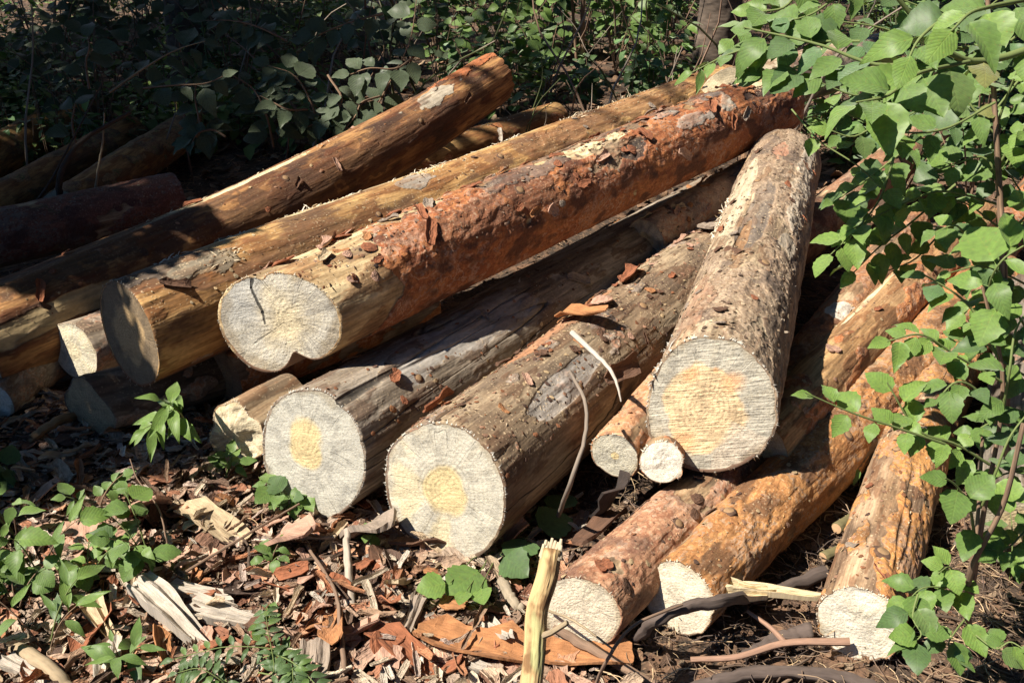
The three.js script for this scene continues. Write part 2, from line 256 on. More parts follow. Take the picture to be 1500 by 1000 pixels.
// o: a, b = ends of the axis; ra, rb = radii; paint; end = endGrain(...); nt, nl = cells round and along; tw, tl = texture size
function makeLog(o) {
  const A = o.a, B = o.b, L = A.distanceTo(B), t = B.clone().sub(A).divideScalar(L), side = t.clone().cross(V(0, 1, 0)).normalize(), up = side.clone().cross(t).normalize();
  const base = V(A.x, A.y - o.ra, A.z), nt = o.nt ?? 96, nl = o.nl ?? 160, k = o.k, R0 = (o.ra + o.rb) / 2;
  const T = paintMaps(o.tw ?? 512, o.tl ?? 1280, -0.014, 0.022, (u, v, C) => { const th = (u - 0.5) * 2 * Math.PI; o.paint(Math.sin(th) * R0, Math.cos(th) * R0, v * L, th, C, L); });
  const bend = o.bend ?? [0, 0], prof = o.prof ?? (() => 1), fade = o.fade ?? 0.5, tilt = o.tilt ?? [0, 0];
  const radius = (th, s) => {
    const f = s / L, r = o.ra + (o.rb - o.ra) * f, ov = 1 + 0.055 * fbm(Math.sin(th) * 0.9 + k, Math.cos(th) * 0.9, s * 1.1, 2) * 1.6;
    const w = 1 - sm(0, fade, s); let m = ov * (1 + (prof(th) - 1) * w);
    for (const b of o.bumps ?? []) { let da = Math.abs(th - b.th); if (da > Math.PI) da = 2 * Math.PI - da; m += b.h * Math.exp(-((da / b.wa) ** 2) - (((s - b.s) / b.ws) ** 2)); }
    return r * m;
  };
  const axis = (s) => { const f = s / L, q = 4 * f * (1 - f); return A.clone().addScaledVector(t, s).addScaledVector(side, bend[0] * q).addScaledVector(up, bend[1] * q); };
  const point = (th, s, lift = 0) => {
    const r = radius(th, s) + sampleH(T, th / (2 * Math.PI) + 0.5, s / L) + lift, x = Math.sin(th) * r, y = Math.cos(th) * r;
    const ds = (x * tilt[0] + y * tilt[1]) * (1 - sm(0, 0.35, s)) + (o.ragged && s > L * 0.9 ? (s / L - 0.9) * 10 * o.ragged * fbm(Math.sin(th) * 5, Math.cos(th) * 5, k, 3) : 0);
    return axis(s).addScaledVector(side, x).addScaledVector(up, y).addScaledVector(t, ds);
  };
  const ths = Array.from({ length: nt + 1 }, (_, i) => { const q = i / nt * 2 - 1; return Math.PI * (0.68 * q + 0.32 * q * Math.abs(q)); });
  const rows = nl + 2, pos = new Float32Array((nt + 1) * rows * 3), uv = new Float32Array((nt + 1) * rows * 2), idx = new Uint32Array(nt * (nl + 1) * 6), inner = [];
  const rimA = [], rimB = [];
  for (let j = 0; j <= nl; j++) for (let i = 0; i <= nt; i++) {
    const s = L * (0.75 * j / nl + 0.25 * (j / nl) ** 2), p = point(i === nt ? -ths[0] : ths[i], s), q = j * (nt + 1) + i;
    if (j === nl) rimB.push(p);
    if (j === 0) { // the bark's thickness shows as a ring round the sawn end
      rimA.push(p); const c = A, w = 0.958 + 0.022 * n3(Math.sin(ths[i]) * 6, Math.cos(ths[i]) * 6, k) + 0.012 * n3(Math.sin(ths[i]) * 24, Math.cos(ths[i]) * 24, k), e = p.clone().sub(c).multiplyScalar(w).add(c).addScaledVector(t, 0.0015), z = (nl + 1) * (nt + 1) + i; inner.push(e);
      pos[z * 3] = e.x - base.x; pos[z * 3 + 1] = e.y - base.y; pos[z * 3 + 2] = e.z - base.z; uv[z * 2] = ths[i] / (2 * Math.PI) + 0.5; uv[z * 2 + 1] = 0.03;
    }
    pos[q * 3] = p.x - base.x; pos[q * 3 + 1] = p.y - base.y; pos[q * 3 + 2] = p.z - base.z; uv[q * 2] = ths[i] / (2 * Math.PI) + 0.5; uv[q * 2 + 1] = clamp(s / L, 0.0005, 0.9995);
  }
  let q = 0; for (let j = 0; j < nl; j++) for (let i = 0; i < nt; i++) { const a = j * (nt + 1) + i, b = a + nt + 1; idx[q++] = a; idx[q++] = a + 1; idx[q++] = b; idx[q++] = a + 1; idx[q++] = b + 1; idx[q++] = b; }
  for (let i = 0; i < nt; i++) { const a = (nl + 1) * (nt + 1) + i; idx[q++] = a; idx[q++] = a + 1; idx[q++] = i; idx[q++] = a + 1; idx[q++] = i + 1; idx[q++] = i; }
  const g = thing(o.name ?? 'log', o.label, 'log', base, o.group);
  part('bark_surface', mesh(pos, idx, uv), std((o.tl ?? 1280) > 640 ? { map: T.map, bumpMap: T.bump, bumpScale: T.scale * 0.8, roughness: o.rough ?? 0.88 } : { map: T.map, roughness: o.rough ?? 0.88 }), g);
  // sawn ends
  const er = rng(k * 31 + 9);
  [[inner, 0, o.end, -1], [rimB, L, o.end2, 1]].forEach(([rim, s, grain, dir]) => {
    const c = axis(s), Rm = o.ra * (dir < 0 ? 1 : o.rb / o.ra), ring = 20, P = [], U = [], I = [], span = Rm * 1.35, cols = rim.length - 1;
    for (let a = 0; a <= ring; a++) for (let i = 0; i <= cols; i++) {
      const f = 1 - a / ring, d = rim[i].clone().sub(c).multiplyScalar(f), x = d.dot(side), y = d.dot(up);
      if (a) d.addScaledVector(t, dir * ((o.endLumps ?? 0.004) * fbm(x * 16 + k, y * 16, k, 3) + 0.0016 * n3(x * 130, y * 130, k)) * Math.min(1, a / 2));
      if (o.endShape && dir < 0 && a) d.addScaledVector(t, o.endShape(x / Rm, y / Rm) * Math.min(1, a / 2));
      P.push(c.x + d.x - base.x, c.y + d.y - base.y, c.z + d.z - base.z); U.push(x / span / 2 + 0.5, y / span / 2 + 0.5);
    }
    for (let a = 0; a < ring; a++) for (let i = 0; i < cols; i++) { const m = a * (cols + 1) + i, n = m + cols + 1; dir < 0 ? I.push(m, n, m + 1, m + 1, n, n + 1) : I.push(m, m + 1, n, m + 1, n + 1, n); }
    let mat = plainEndMat;
    if (grain) { const E = paintMaps(o.et ?? 384, o.et ?? 384, -0.008, 0.006, (u, v, C) => grain((u - 0.5) * 2 * span, (v - 0.5) * 2 * span, Rm, C)); mat = std({ map: E.map, bumpMap: o.et ? E.bump : PLAIN_END.bump, bumpScale: (o.et ? E.scale : PLAIN_END.scale) * 0.9, roughness: 1 }); }
    part('cut_face', mesh(P, I, U), mat, g);
    if (dir < 0 && o.fringe) {
      const F = [], FI = [];
      for (let n = 0; n < o.fringe; n++) {
        const i = Math.floor(er() * cols), p = rimA[i].clone().lerp(rimA[i + 1], er()), out = p.clone().sub(c).normalize(), tan = out.clone().cross(t);
        if (n3(i * 0.16, k, 1) + 0.5 * n3(i * 0.5, k, 4) < 0.12 && er() < 0.86) continue;
        const l = (0.002 + 0.015 * er() * er() * er()) * (o.fringeL ?? 1), w = 0.0008 + 0.0018 * er();
        const tip = p.clone().addScaledVector(out, l * 0.8).addScaledVector(tan, (er() - 0.5) * l).addScaledVector(t, (er() - 0.55) * l);
        const b = F.length / 3; p.addScaledVector(out, -0.002).addScaledVector(t, -0.0006);
        for (const e of [p.clone().addScaledVector(tan, -w), p.clone().addScaledVector(tan, w), p.clone().addScaledVector(t, 0.002), tip]) F.push(e.x - base.x, e.y - base.y, e.z - base.z);
        FI.push(b, b + 1, b + 3, b + 1, b + 2, b + 3, b + 2, b, b + 3);
      }
      const fm = fringeMat.clone(); if (o.fringeC) fm.color.setRGB(...o.fringeC);
      part('splinter_fringe', mesh(F, FI), fm, g, true);
    }
  });
  // loose bark lying on it: single pieces, and crumbs
  const rr = rng(k * 101 + 3);
  const lay = (th, s, size, roll, lift) => {
    const p = point(th, s, lift ?? 0.003), n = p.clone().sub(axis(s)).normalize(), z = t.clone().applyAxisAngle(n, roll), x = n.clone().cross(z).normalize(); z.crossVectors(x, n);
    const m = new THREE.Matrix4().makeBasis(x, n, z); m.setPosition(p.x - base.x, p.y - base.y, p.z - base.z); return m.scale(V(size, size, size));
  };
  for (let n = 0; n < (o.flakes ?? 0); n++) {
    const th = (rr() - 0.45) * 2.0 * (o.flakeW ?? 1), s = L * (0.03 + 0.9 * rr() ** 1.2), keys = o.flakeM ?? ['rust', 'pink', 'brown'], f = part('bark_flake', FLAKES[Math.floor(rr() * 6)], MF[keys[Math.floor(rr() * keys.length)]], g);
    const sz = (0.012 + 0.026 * rr() * rr() + 0.006) * (o.flakeS ?? 1); f.applyMatrix4(lay(th, s, sz, (rr() - 0.5) * 1.6 + (rr() < 0.3 ? 1.2 : 0))); f.rotateX((rr() - 0.5) * 0.3);
  }
  if (o.crumbs) {
    const im = new THREE.InstancedMesh(FLAKES[1], std({ map: flakeTex.map, roughness: 1, side: THREE.DoubleSide }), o.crumbs); im.name = 'bark_crumbs'; im.userData.kind = 'stuff'; im.castShadow = im.receiveShadow = true;
    const pal = o.crumbC ?? [[0.5, 0.38, 0.22], [0.3, 0.13, 0.06], [0.38, 0.22, 0.14], [0.12, 0.07, 0.05]];
    for (let n = 0; n < o.crumbs; n++) { const m = lay((rr() - 0.48) * 2.2, L * rr() ** 1.15, 0.003 + 0.009 * rr() ** 3, rr() * 6.3, 0.001); m.multiply(new THREE.Matrix4().makeRotationX((rr() - 0.5) * 0.9)); im.setMatrixAt(n, m); const c = pal[Math.floor(rr() * pal.length)], q2 = 0.8 + 0.5 * rr(); im.setColorAt(n, lin(c[0] * q2, c[1] * q2, c[2] * q2)); }
    g.add(im);
  }
  LOGS[o.id] = { g, point, axis, side, up, t, L, base }; return g;
}

// torn fibres standing off a log along a line at angle th from s0 to s1
function fray(id, th, s0, s1, n, len, col, spread = 0.12) {
  const K = LOGS[id], r = rng(n + Math.round(th * 100) + 7), P = [], I = [];
  for (let i = 0; i < n; i++) {
    const a = th + (r() - 0.5) * 2 * spread, s = s0 + (s1 - s0) * r(); if (n3(s * 11, th, 3) + 0.5 * n3(s * 31, th, 6) < 0.06 && r() < 0.93) continue;
    const p = K.point(a, s, -0.002), o = p.clone().sub(K.axis(s)).normalize(), tan = o.clone().cross(K.t), l = len * (0.2 + r() * r() * r() * 1.6), w = 0.001 + 0.0028 * r();
    const d = K.t.clone().multiplyScalar((r() - 0.5) * 2.6).addScaledVector(o, 0.08 + 0.6 * r() * r()).addScaledVector(tan, (r() - 0.5) * 0.8).normalize(), u = d.clone().cross(o).normalize(), b = P.length / 3;
    const m = p.clone().addScaledVector(d, l * 0.55).addScaledVector(o, l * 0.08), e = p.clone().addScaledVector(d, l);
    for (const q of [p.clone().addScaledVector(u, -w), p.clone().addScaledVector(u, w), p.clone().addScaledVector(o, 0.003), m.clone().addScaledVector(u, -w * 0.8), m.clone().addScaledVector(u, w * 0.8), m.clone().addScaledVector(o, 0.002), e]) P.push(q.x - K.base.x, q.y - K.base.y, q.z - K.base.z);
    I.push(b, b + 1, b + 3, b + 1, b + 4, b + 3, b + 1, b + 2, b + 4, b + 2, b + 5, b + 4, b + 2, b, b + 5, b, b + 3, b + 5, b + 3, b + 4, b + 6, b + 4, b + 5, b + 6, b + 5, b + 3, b + 6);
  }
  part('torn_fibres', mesh(P, I).toNonIndexed(), std({ color: lin(...col), roughness: 1, side: THREE.DoubleSide }), K.g, true).geometry.computeVertexNormals();
}

// the sawn-off stump of a side branch on a log
const knotMat = std({ map: flakeTex.map, color: lin(0.42, 0.27, 0.14) }), knotRim = std({ map: flakeTex.map, color: lin(0.14, 0.08, 0.05) });
function knot(id, th, s, r) {
  const K = LOGS[id], p = K.point(th, s, -0.006).sub(K.base), n = K.point(th, s).sub(K.axis(s)).normalize();
  const k = part('knot', tube([p, p.clone().addScaledVector(n, 0.006), p.clone().addScaledVector(n, 0.0085)], [r * 1.6, r * 1.25, r * 0.92], 14, 0.25, th * 9 + s), knotRim, K.g); part('knot_end', tube([p.clone().addScaledVector(n, 0.006), p.clone().addScaledVector(n, 0.0096)], [r * 0.86, r * 0.8], 12, 0.15, s), knotMat, k);
}
const OCHRE = [[0.3, 0.15, 0.05], [0.44, 0.27, 0.105], [0.1, 0.048, 0.023]];
const TAN = [[0.3, 0.2, 0.11], [0.42, 0.32, 0.2], [0.11, 0.07, 0.042]];
const GREYW = [[0.19, 0.145, 0.1], [0.3, 0.25, 0.19], [0.1, 0.068, 0.045]];
const RUST = [[0.3, 0.105, 0.036], [0.4, 0.17, 0.06], [0.44, 0.27, 0.17]];
const ORANGE = [[0.4, 0.17, 0.04], [0.46, 0.22, 0.06], [0.34, 0.2, 0.1]];
const GREYB = [[0.17, 0.12, 0.085], [0.25, 0.2, 0.155], [0.3, 0.15, 0.085]];
const PALE = [0.62, 0.52, 0.31], SOOT = [0.035, 0.026, 0.022], GREYP = [0.3, 0.27, 0.23];
const BLUE = [0.42, 0.405, 0.34], HEART = [0.57, 0.45, 0.23], CREAM = [0.64, 0.56, 0.38], FRESH = [0.6, 0.53, 0.4];

// back log with its far end raised
makeLog({ id: 'L3', k: 3, label: 'long peeled log at the back whose far end sticks up highest above the pile', a: at(-50, 512, 0.2), b: at(722, 117, 0.55), ra: 0.165, rb: 0.126, bend: [0.02, -0.05], nt: 96, nl: 240, ragged: 0.05,
  paint: surface({ k: 3, wood: [[0.2, 0.085, 0.032], [0.36, 0.19, 0.07], [0.07, 0.032, 0.017]], bark: RUST, cover: (th, s) => -0.62 + 0.5 * sm(2.4, 2.85, s) * sm(0.6, -0.3, th) + 0.1 * Math.cos(th * 2), thick: 0.005, dark: 1, specks: 0.25, moist: 0.2,
    patches: [{ th: -0.1, s: 1.2, wa: 0.22, ws: 0.55, c: PALE, along: 2 }, { th: 1.0, s: 1.5, wa: 0.55, ws: 1.0, c: [0.1, 0.048, 0.024], m: 0.75, h: 0 }, { th: 0.2, s: 0.5, wa: 0.5, ws: 0.5, c: [0.09, 0.05, 0.028], m: 0.7, h: 0 }, { th: 1.2, s: 0.3, wa: 0.3, ws: 0.35, c: [0.5, 0.38, 0.2], along: 2 }, { th: -0.3, s: 2.65, wa: 0.6, ws: 0.35, c: [0.4, 0.13, 0.045], h: 0.006 }, { th: 0.3, s: 2.3, wa: 0.35, ws: 0.2, c: [0.4, 0.36, 0.28], h: 0.002 }] }),
  flakes: 14, crumbs: 160 });
// second log
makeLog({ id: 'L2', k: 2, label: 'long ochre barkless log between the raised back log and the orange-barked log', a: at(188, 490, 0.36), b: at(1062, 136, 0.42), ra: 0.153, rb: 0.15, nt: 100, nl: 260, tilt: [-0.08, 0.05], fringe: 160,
  paint: surface({ k: 2, wood: OCHRE, bark: GREYB, cover: (th, s) => -0.75 + 0.35 * sm(0.5, 0.1, s), thick: 0.004, dark: 0.9, specks: 0.7, moist: 0.25,
    patches: [{ th: -0.5, s: 1.1, wa: 0.22, ws: 1.0, c: [0.56, 0.44, 0.25], m: 0.9, h: 0, along: 3 }, { th: 0.5, s: 1.9, wa: 0.5, ws: 0.3, c: [0.16, 0.08, 0.04], m: 0.7, h: 0 }, { th: 0.7, s: 0.6, wa: 0.4, ws: 0.35, c: [0.2, 0.1, 0.045], m: 0.7, h: 0 }, { th: -0.2, s: 0.15, wa: 0.7, ws: 0.16, c: [0.07, 0.06, 0.05], m: 0.8, h: 0.002 }, { th: 0.1, s: 1.15, wa: 0.3, ws: 0.1, c: GREYP, h: 0.002 }, { th: 0.4, s: 0.25, wa: 0.25, ws: 0.14, c: [0.2, 0.17, 0.12], h: 0.002 }, { th: 0.3, s: 2.6, wa: 0.5, ws: 0.6, c: [0.25, 0.13, 0.06], m: 0.7 }] }),
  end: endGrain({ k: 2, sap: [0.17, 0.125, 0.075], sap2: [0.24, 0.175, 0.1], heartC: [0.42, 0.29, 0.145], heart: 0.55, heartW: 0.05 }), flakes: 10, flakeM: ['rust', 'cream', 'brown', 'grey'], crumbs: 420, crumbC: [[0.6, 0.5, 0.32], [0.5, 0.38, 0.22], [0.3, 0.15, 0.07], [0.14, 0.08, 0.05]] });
// small ends under the second log
makeLog({ id: 'L4', k: 4, label: 'small log with a sunlit pale round end behind the shaded end of the ochre log', a: at(107, 515, 0.17), b: at(480, 392, 0.2), ra: 0.096, rb: 0.09, tilt: [0.35, 0.1], nt: 56, nl: 60, tw: 256, tl: 384, fringe: 90,
  paint: surface({ k: 4, wood: GREYW, bark: GREYB, cover: () => -0.1, thick: 0.004, specks: 0.5 }), end: endGrain({ k: 4, sap: [0.6, 0.55, 0.42], sap2: [0.66, 0.58, 0.36], heartC: CREAM, heart: 0.3 }) });
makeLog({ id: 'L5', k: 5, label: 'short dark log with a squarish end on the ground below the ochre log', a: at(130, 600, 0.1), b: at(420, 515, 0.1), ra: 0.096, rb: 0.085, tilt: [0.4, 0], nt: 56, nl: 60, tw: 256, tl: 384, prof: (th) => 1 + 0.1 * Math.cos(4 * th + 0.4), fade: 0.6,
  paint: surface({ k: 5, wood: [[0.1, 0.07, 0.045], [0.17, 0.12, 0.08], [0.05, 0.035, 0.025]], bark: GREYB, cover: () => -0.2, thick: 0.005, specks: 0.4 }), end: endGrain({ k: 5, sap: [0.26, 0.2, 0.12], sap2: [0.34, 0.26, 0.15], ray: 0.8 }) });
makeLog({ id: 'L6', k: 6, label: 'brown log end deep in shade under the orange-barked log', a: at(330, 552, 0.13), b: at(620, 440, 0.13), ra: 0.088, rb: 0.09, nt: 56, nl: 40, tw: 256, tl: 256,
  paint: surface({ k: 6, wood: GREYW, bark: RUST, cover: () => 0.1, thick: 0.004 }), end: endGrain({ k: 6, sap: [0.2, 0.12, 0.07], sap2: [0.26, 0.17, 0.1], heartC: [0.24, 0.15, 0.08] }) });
makeLog({ id: 'L7', k: 7, label: 'small log with a rough broken end left of the front grey log', a: at(345, 637, 0.1), b: at(428, 588, 0.1), ra: 0.088, rb: 0.085, tilt: [0.2, 0.2], nt: 64, nl: 60, tw: 256, tl: 256, prof: (th) => 1 + 0.09 * Math.cos(3 * th + 1) + 0.05 * Math.cos(7 * th), endLumps: 0.03, fringe: 120, fringeL: 1.3,
  endShape: (x, y) => 0.018 * sm(-0.3, 0.4, -y + 0.35 * x) - 0.008, paint: surface({ k: 7, wood: TAN, bark: RUST, cover: () => -0.35, thick: 0.004, specks: 0.5 }), end: endGrain({ k: 7, sap: [0.58, 0.5, 0.34], sap2: [0.42, 0.33, 0.2], ray: 0.7, rings: 0.5 }) });
// orange log on top, grown from two stems
makeLog({ id: 'L1', k: 1, label: 'long orange log on top of the pile with a pale cracked end', a: at(408, 468, 0.46), b: at(1135, 150, 0.6), ra: 0.143, rb: 0.136, nt: 130, nl: 330, tw: 640, tl: 1792, bend: [0.015, 0.01],
  prof: (th) => { const n = (c, w, a) => { let d = Math.abs(th - c); if (d > Math.PI) d = 2 * Math.PI - d; return a * Math.exp(-((d / w) ** 2)); }; return 1.04 + 0.13 * Math.cos(2 * (th - 1.4)) - n(2.75, 0.24, 0.27) + n(-2.75, 0.6, 0.18) - n(-0.35, 0.16, 0.1) - n(0.75, 0.4, 0.05); }, fade: 0.55, tilt: [0.45, 0.12],
  paint: surface({ k: 1, wood: [[0.36, 0.24, 0.115], [0.5, 0.39, 0.22], [0.12, 0.07, 0.042]], bark: [[0.24, 0.074, 0.026], [0.33, 0.125, 0.042], [0.33, 0.2, 0.135]], cover: (th, s) => 0.5 * sm(-0.2, 0.7, th) - 0.3 + 0.12 * sm(1.5, 1.9, s) + 0.36 * sm(0.0, 0.3, s - 0.16 * Math.cos(th - 0.2) + 0.05) - 0.75 * sm(0.27, 0.12, s - 0.12 * Math.cos(th - 0.6)), thick: 0.006, flake: 0.0007, specks: 0.45, third: 0.7, stain: 0.95,
    patches: [{ th: 0.05, s: 1.3, wa: 0.35, ws: 0.16, c: PALE, along: 3, h: -0.006 }, { th: -0.5, s: 1.05, wa: 0.4, ws: 0.45, c: [0.17, 0.115, 0.075], h: -0.004, m: 0.9 }, { th: -0.35, s: 1.75, wa: 0.4, ws: 0.4, c: [0.14, 0.09, 0.06], h: -0.003, m: 0.85 }, { th: 0.9, s: 0.75, wa: 0.4, ws: 0.3, c: [0.15, 0.062, 0.03], h: 0.001, m: 0.7 }, { th: 0.55, s: 1.32, wa: 0.33, ws: 0.13, c: [0.2, 0.14, 0.085], h: -0.005 }, { th: 0.75, s: 1.42, wa: 0.25, ws: 0.07, c: SOOT, h: -0.004 }, { th: 0.1, s: 1.72, wa: 0.22, ws: 0.08, c: GREYP, h: 0.003 }, { th: 0.62, s: 1.8, wa: 0.2, ws: 0.16, c: GREYP, h: 0.003 }, { th: 0.1, s: 2.02, wa: 0.22, ws: 0.1, c: [0.12, 0.1, 0.085], h: 0.003 }, { th: 0.5, s: 2.07, wa: 0.3, ws: 0.06, c: [0.34, 0.32, 0.26], h: 0.002 }, { th: 0.65, s: 2.35, wa: 0.3, ws: 0.12, c: SOOT, h: -0.006 }, { th: 0.2, s: 0.95, wa: 0.25, ws: 0.2, c: [0.13, 0.1, 0.08], h: 0.002, m: 0.8 }, { th: -0.1, s: 2.45, wa: 0.5, ws: 0.2, c: [0.68, 0.55, 0.33], h: -0.008, along: 3 }] }),
  end: endGrain({ k: 1, sap: [0.52, 0.485, 0.395], sap2: [0.66, 0.58, 0.4], ray: 0.35, pith: [0.25, 0.08], pith2: [-0.48, -0.25], freq: 1300, rings: 0.7,
    extra: (x, y, w, C) => { if (x < -0.25) mixTo(C, [0.4, 0.395, 0.36], sm(-0.25, -0.6, x + w * 0.3) * sm(-0.6, 0.1, y) * 0.8); mixTo(C, [0.64, 0.54, 0.34], sm(0.62, 0.2, Math.hypot(x - 0.15, (y - 0.02) * 0.75) + w * 0.5) * 0.85); const a = Math.atan2(y - 0.05, x - 0.25), ry = Math.abs(n3(a * 5.5, 3, 1)); if (x > 0.2) mixTo(C, [0.3, 0.28, 0.24], sm(0.22, 0.04, ry) * sm(0.25, 0.6, x) * 0.55); }, crack: [[-0.42, 0.98, -0.5, 0.55], [-0.5, 0.55, -0.3, 0.1], [-0.3, 0.1, -0.26, -0.12], [0.42, -0.98, 0.3, -0.62]] }),
  fringe: 260, fringeL: 0.8, et: 512, flakes: 75, flakeW: 1.25, flakeS: 1.15, flakeM: ['rust', 'rust', 'rust', 'pink', 'orange', 'grey'], crumbs: 900, crumbC: [[0.36, 0.2, 0.12], [0.28, 0.1, 0.045], [0.42, 0.28, 0.2], [0.08, 0.05, 0.04], [0.4, 0.33, 0.25]] });
// front grey logs
makeLog({ id: 'L8', k: 8, label: 'grey barkless log with a grey sawn end, left of the front centre log', a: at(458, 666, 0.165), b: at(1050, 310, 0.17), ra: 0.172, rb: 0.16, nt: 120, nl: 280, tw: 640, tl: 1536, tilt: [0.14, 0.2], prof: (th) => 1 + 0.045 * Math.cos(2 * (th - 0.3)),
  paint: surface({ k: 8, wood: [[0.2, 0.16, 0.115], [0.3, 0.255, 0.2], [0.12, 0.085, 0.06]], bark: RUST, cover: (th, s) => -0.72 + 0.25 * sm(0.9, 1.4, th), thick: 0.003, cracks: 0.9, specks: 0.35, dark: 0.65,
    patches: [{ th: 0.35, s: 0.62, wa: 0.4, ws: 0.36, c: [0.3, 0.28, 0.25], h: -0.001, m: 0.85 }] }),
  end: endGrain({ k: 8, sap: BLUE, sap2: [0.48, 0.46, 0.38], ray: 0.3, heartC: HEART, heart: 0.36, pith: [-0.14, 0.12], heartW: 0.03, heartA: (a) => 0.12 * Math.cos(2 * a + 0.5), freq: 1300, rings: 0.6 }), fringe: 420, fringeC: [0.45, 0.44, 0.39], et: 512, flakes: 18, flakeM: ['rust', 'brown', 'orange', 'grey'], crumbs: 360 });
makeLog({ id: 'L9', k: 9, label: 'large grey-brown log at the front centre with a round yellow-hearted sawn end', a: at(649, 720, 0.17), b: at(1075, 372, 0.17), ra: 0.174, rb: 0.168, nt: 130, nl: 280, tw: 640, tl: 1408, tilt: [0.06, 0.22],
  paint: surface({ k: 9, wood: [[0.19, 0.13, 0.078], [0.29, 0.22, 0.14], [0.09, 0.06, 0.04]], bark: GREYB, cover: (th, s) => -0.36 + 0.22 * Math.cos(th + 0.4) - 0.25 * sm(0.6, 1.2, th), thick: 0.0035, cracks: 1, specks: 0.75, dark: 0.7, third: 0.9, moist: 0.25,
    patches: [{ th: 0.7, s: 0.35, wa: 0.25, ws: 0.22, c: [0.4, 0.37, 0.33], m: 0.7, along: 2 }, { th: -0.45, s: 0.75, wa: 0.25, ws: 0.5, c: [0.33, 0.16, 0.08], h: 0.003 }] }),
  end: endGrain({ k: 9, sap: [0.46, 0.43, 0.345], sap2: [0.55, 0.49, 0.36], ray: 0.3, heartC: HEART, heart: 0.36, pith: [0.02, 0.02], heartW: 0.03, freq: 1250, rings: 1,
    extra: (x, y, w, C) => { const a = Math.atan2(x, y), d = Math.hypot(x, y); mixTo(C, [0.57, 0.48, 0.29], sm(0.3, 0.45, d) * Math.min(1, sm(0.3, -0.05, Math.abs(a + 1.75) - 0.5 + w * 0.9) * sm(1.0, 0.75, d + w * 0.4) * 0.7 + sm(0.14, -0.02, Math.abs(a > 0 ? a - 3.02 : a + 3.26) - 0.2 + w * 0.5) * sm(1.0, 0.75, d) * 0.75)); } }), fringe: 460, fringeC: [0.48, 0.46, 0.4], et: 512, flakes: 44, flakeM: ['rust', 'brown', 'orange', 'pink', 'brown'], crumbs: 900 });
// small logs wedged under the big right one
makeLog({ id: 'L11', k: 11, label: 'thin log with a grey round end wedged right of the front centre log', a: at(901, 668, 0.19), b: at(1010, 530, 0.2), ra: 0.063, rb: 0.062, nt: 56, nl: 60, tw: 256, tl: 384, fringe: 110, paint: surface({ k: 11, wood: TAN, bark: [[0.36, 0.17, 0.08], [0.45, 0.24, 0.12], [0.42, 0.28, 0.18]], cover: () => 0.1, thick: 0.003 }), end: endGrain({ k: 11, sap: [0.5, 0.47, 0.37], sap2: [0.58, 0.52, 0.36], heartC: HEART, heart: 0.16, rings: 0.6 }), crumbs: 60 });
makeLog({ id: 'L12', k: 12, label: 'thinnest log, its white fuzzy end tucked under the big right-hand log', a: at(969, 676, 0.245), b: at(985, 640, 0.1), ra: 0.052, rb: 0.055, nt: 48, nl: 40, tw: 256, tl: 256, fringe: 160, fringeC: [0.56, 0.52, 0.42], endLumps: 0.01, paint: surface({ k: 12, wood: TAN, bark: RUST, cover: () => 0.1, thick: 0.003 }), end: endGrain({ k: 12, sap: [0.6, 0.56, 0.46], sap2: [0.62, 0.58, 0.5], rings: 0.1 }) });
// lower right logs
makeLog({ id: 'L13', k: 13, label: 'rusty log with a cream end crossed by the shadow of the upright stick', a: at(848, 898, 0.085), b: at(1130, 640, 0.1), ra: 0.084, rb: 0.085, nt: 90, nl: 150, tl: 768, tilt: [0.35, 0.15],
  paint: surface({ k: 13, wood: TAN, bark: [[0.26, 0.115, 0.06], [0.34, 0.18, 0.1], [0.38, 0.27, 0.19]], cover: (th, s) => 0.35 - 0.5 * sm(0.35, 0.5, s) * sm(0.7, 0.1, th), thick: 0.004, specks: 0.4, flake: 0.0005, third: 0.6 }), end: endGrain({ k: 13, sap: FRESH, sap2: [0.66, 0.57, 0.4], rings: 0.5, saw: -0.2 }), fringe: 60, flakes: 8, flakeM: ['rust', 'brown'], crumbs: 150 });
makeLog({ id: 'L14', k: 14, label: 'long orange log, its fuzzy white end behind the dark root, crossed by a big shadow', a: at(993, 879, 0.075), b: at(1455, 418, 0.13), ra: 0.083, rb: 0.125, bend: [0, 0], nt: 100, nl: 240, tl: 1536, tilt: [0.1, 0.2], bumps: [{ th: -0.3, s: 0.2, wa: 0.35, ws: 0.05, h: 0.12 }, { th: 0.7, s: 0.36, wa: 0.5, ws: 0.12, h: 0.1 }],
  paint: surface({ k: 14, wood: TAN, bark: [[0.29, 0.125, 0.04], [0.36, 0.175, 0.06], [0.28, 0.185, 0.12]], cover: (th, s) => 0.4 - 0.35 * sm(-0.5, -1, th), thick: 0.004, specks: 0.5, flake: 0.0007, third: 0.8, lumps: 0.012, stain: 0.9 }), end: endGrain({ k: 14, sap: FRESH, sap2: [0.66, 0.58, 0.43], rings: 0.3 }), fringe: 200, fringeC: [0.55, 0.48, 0.36], endLumps: 0.008, flakes: 6, flakeM: ['orange', 'brown'], crumbs: 300 });
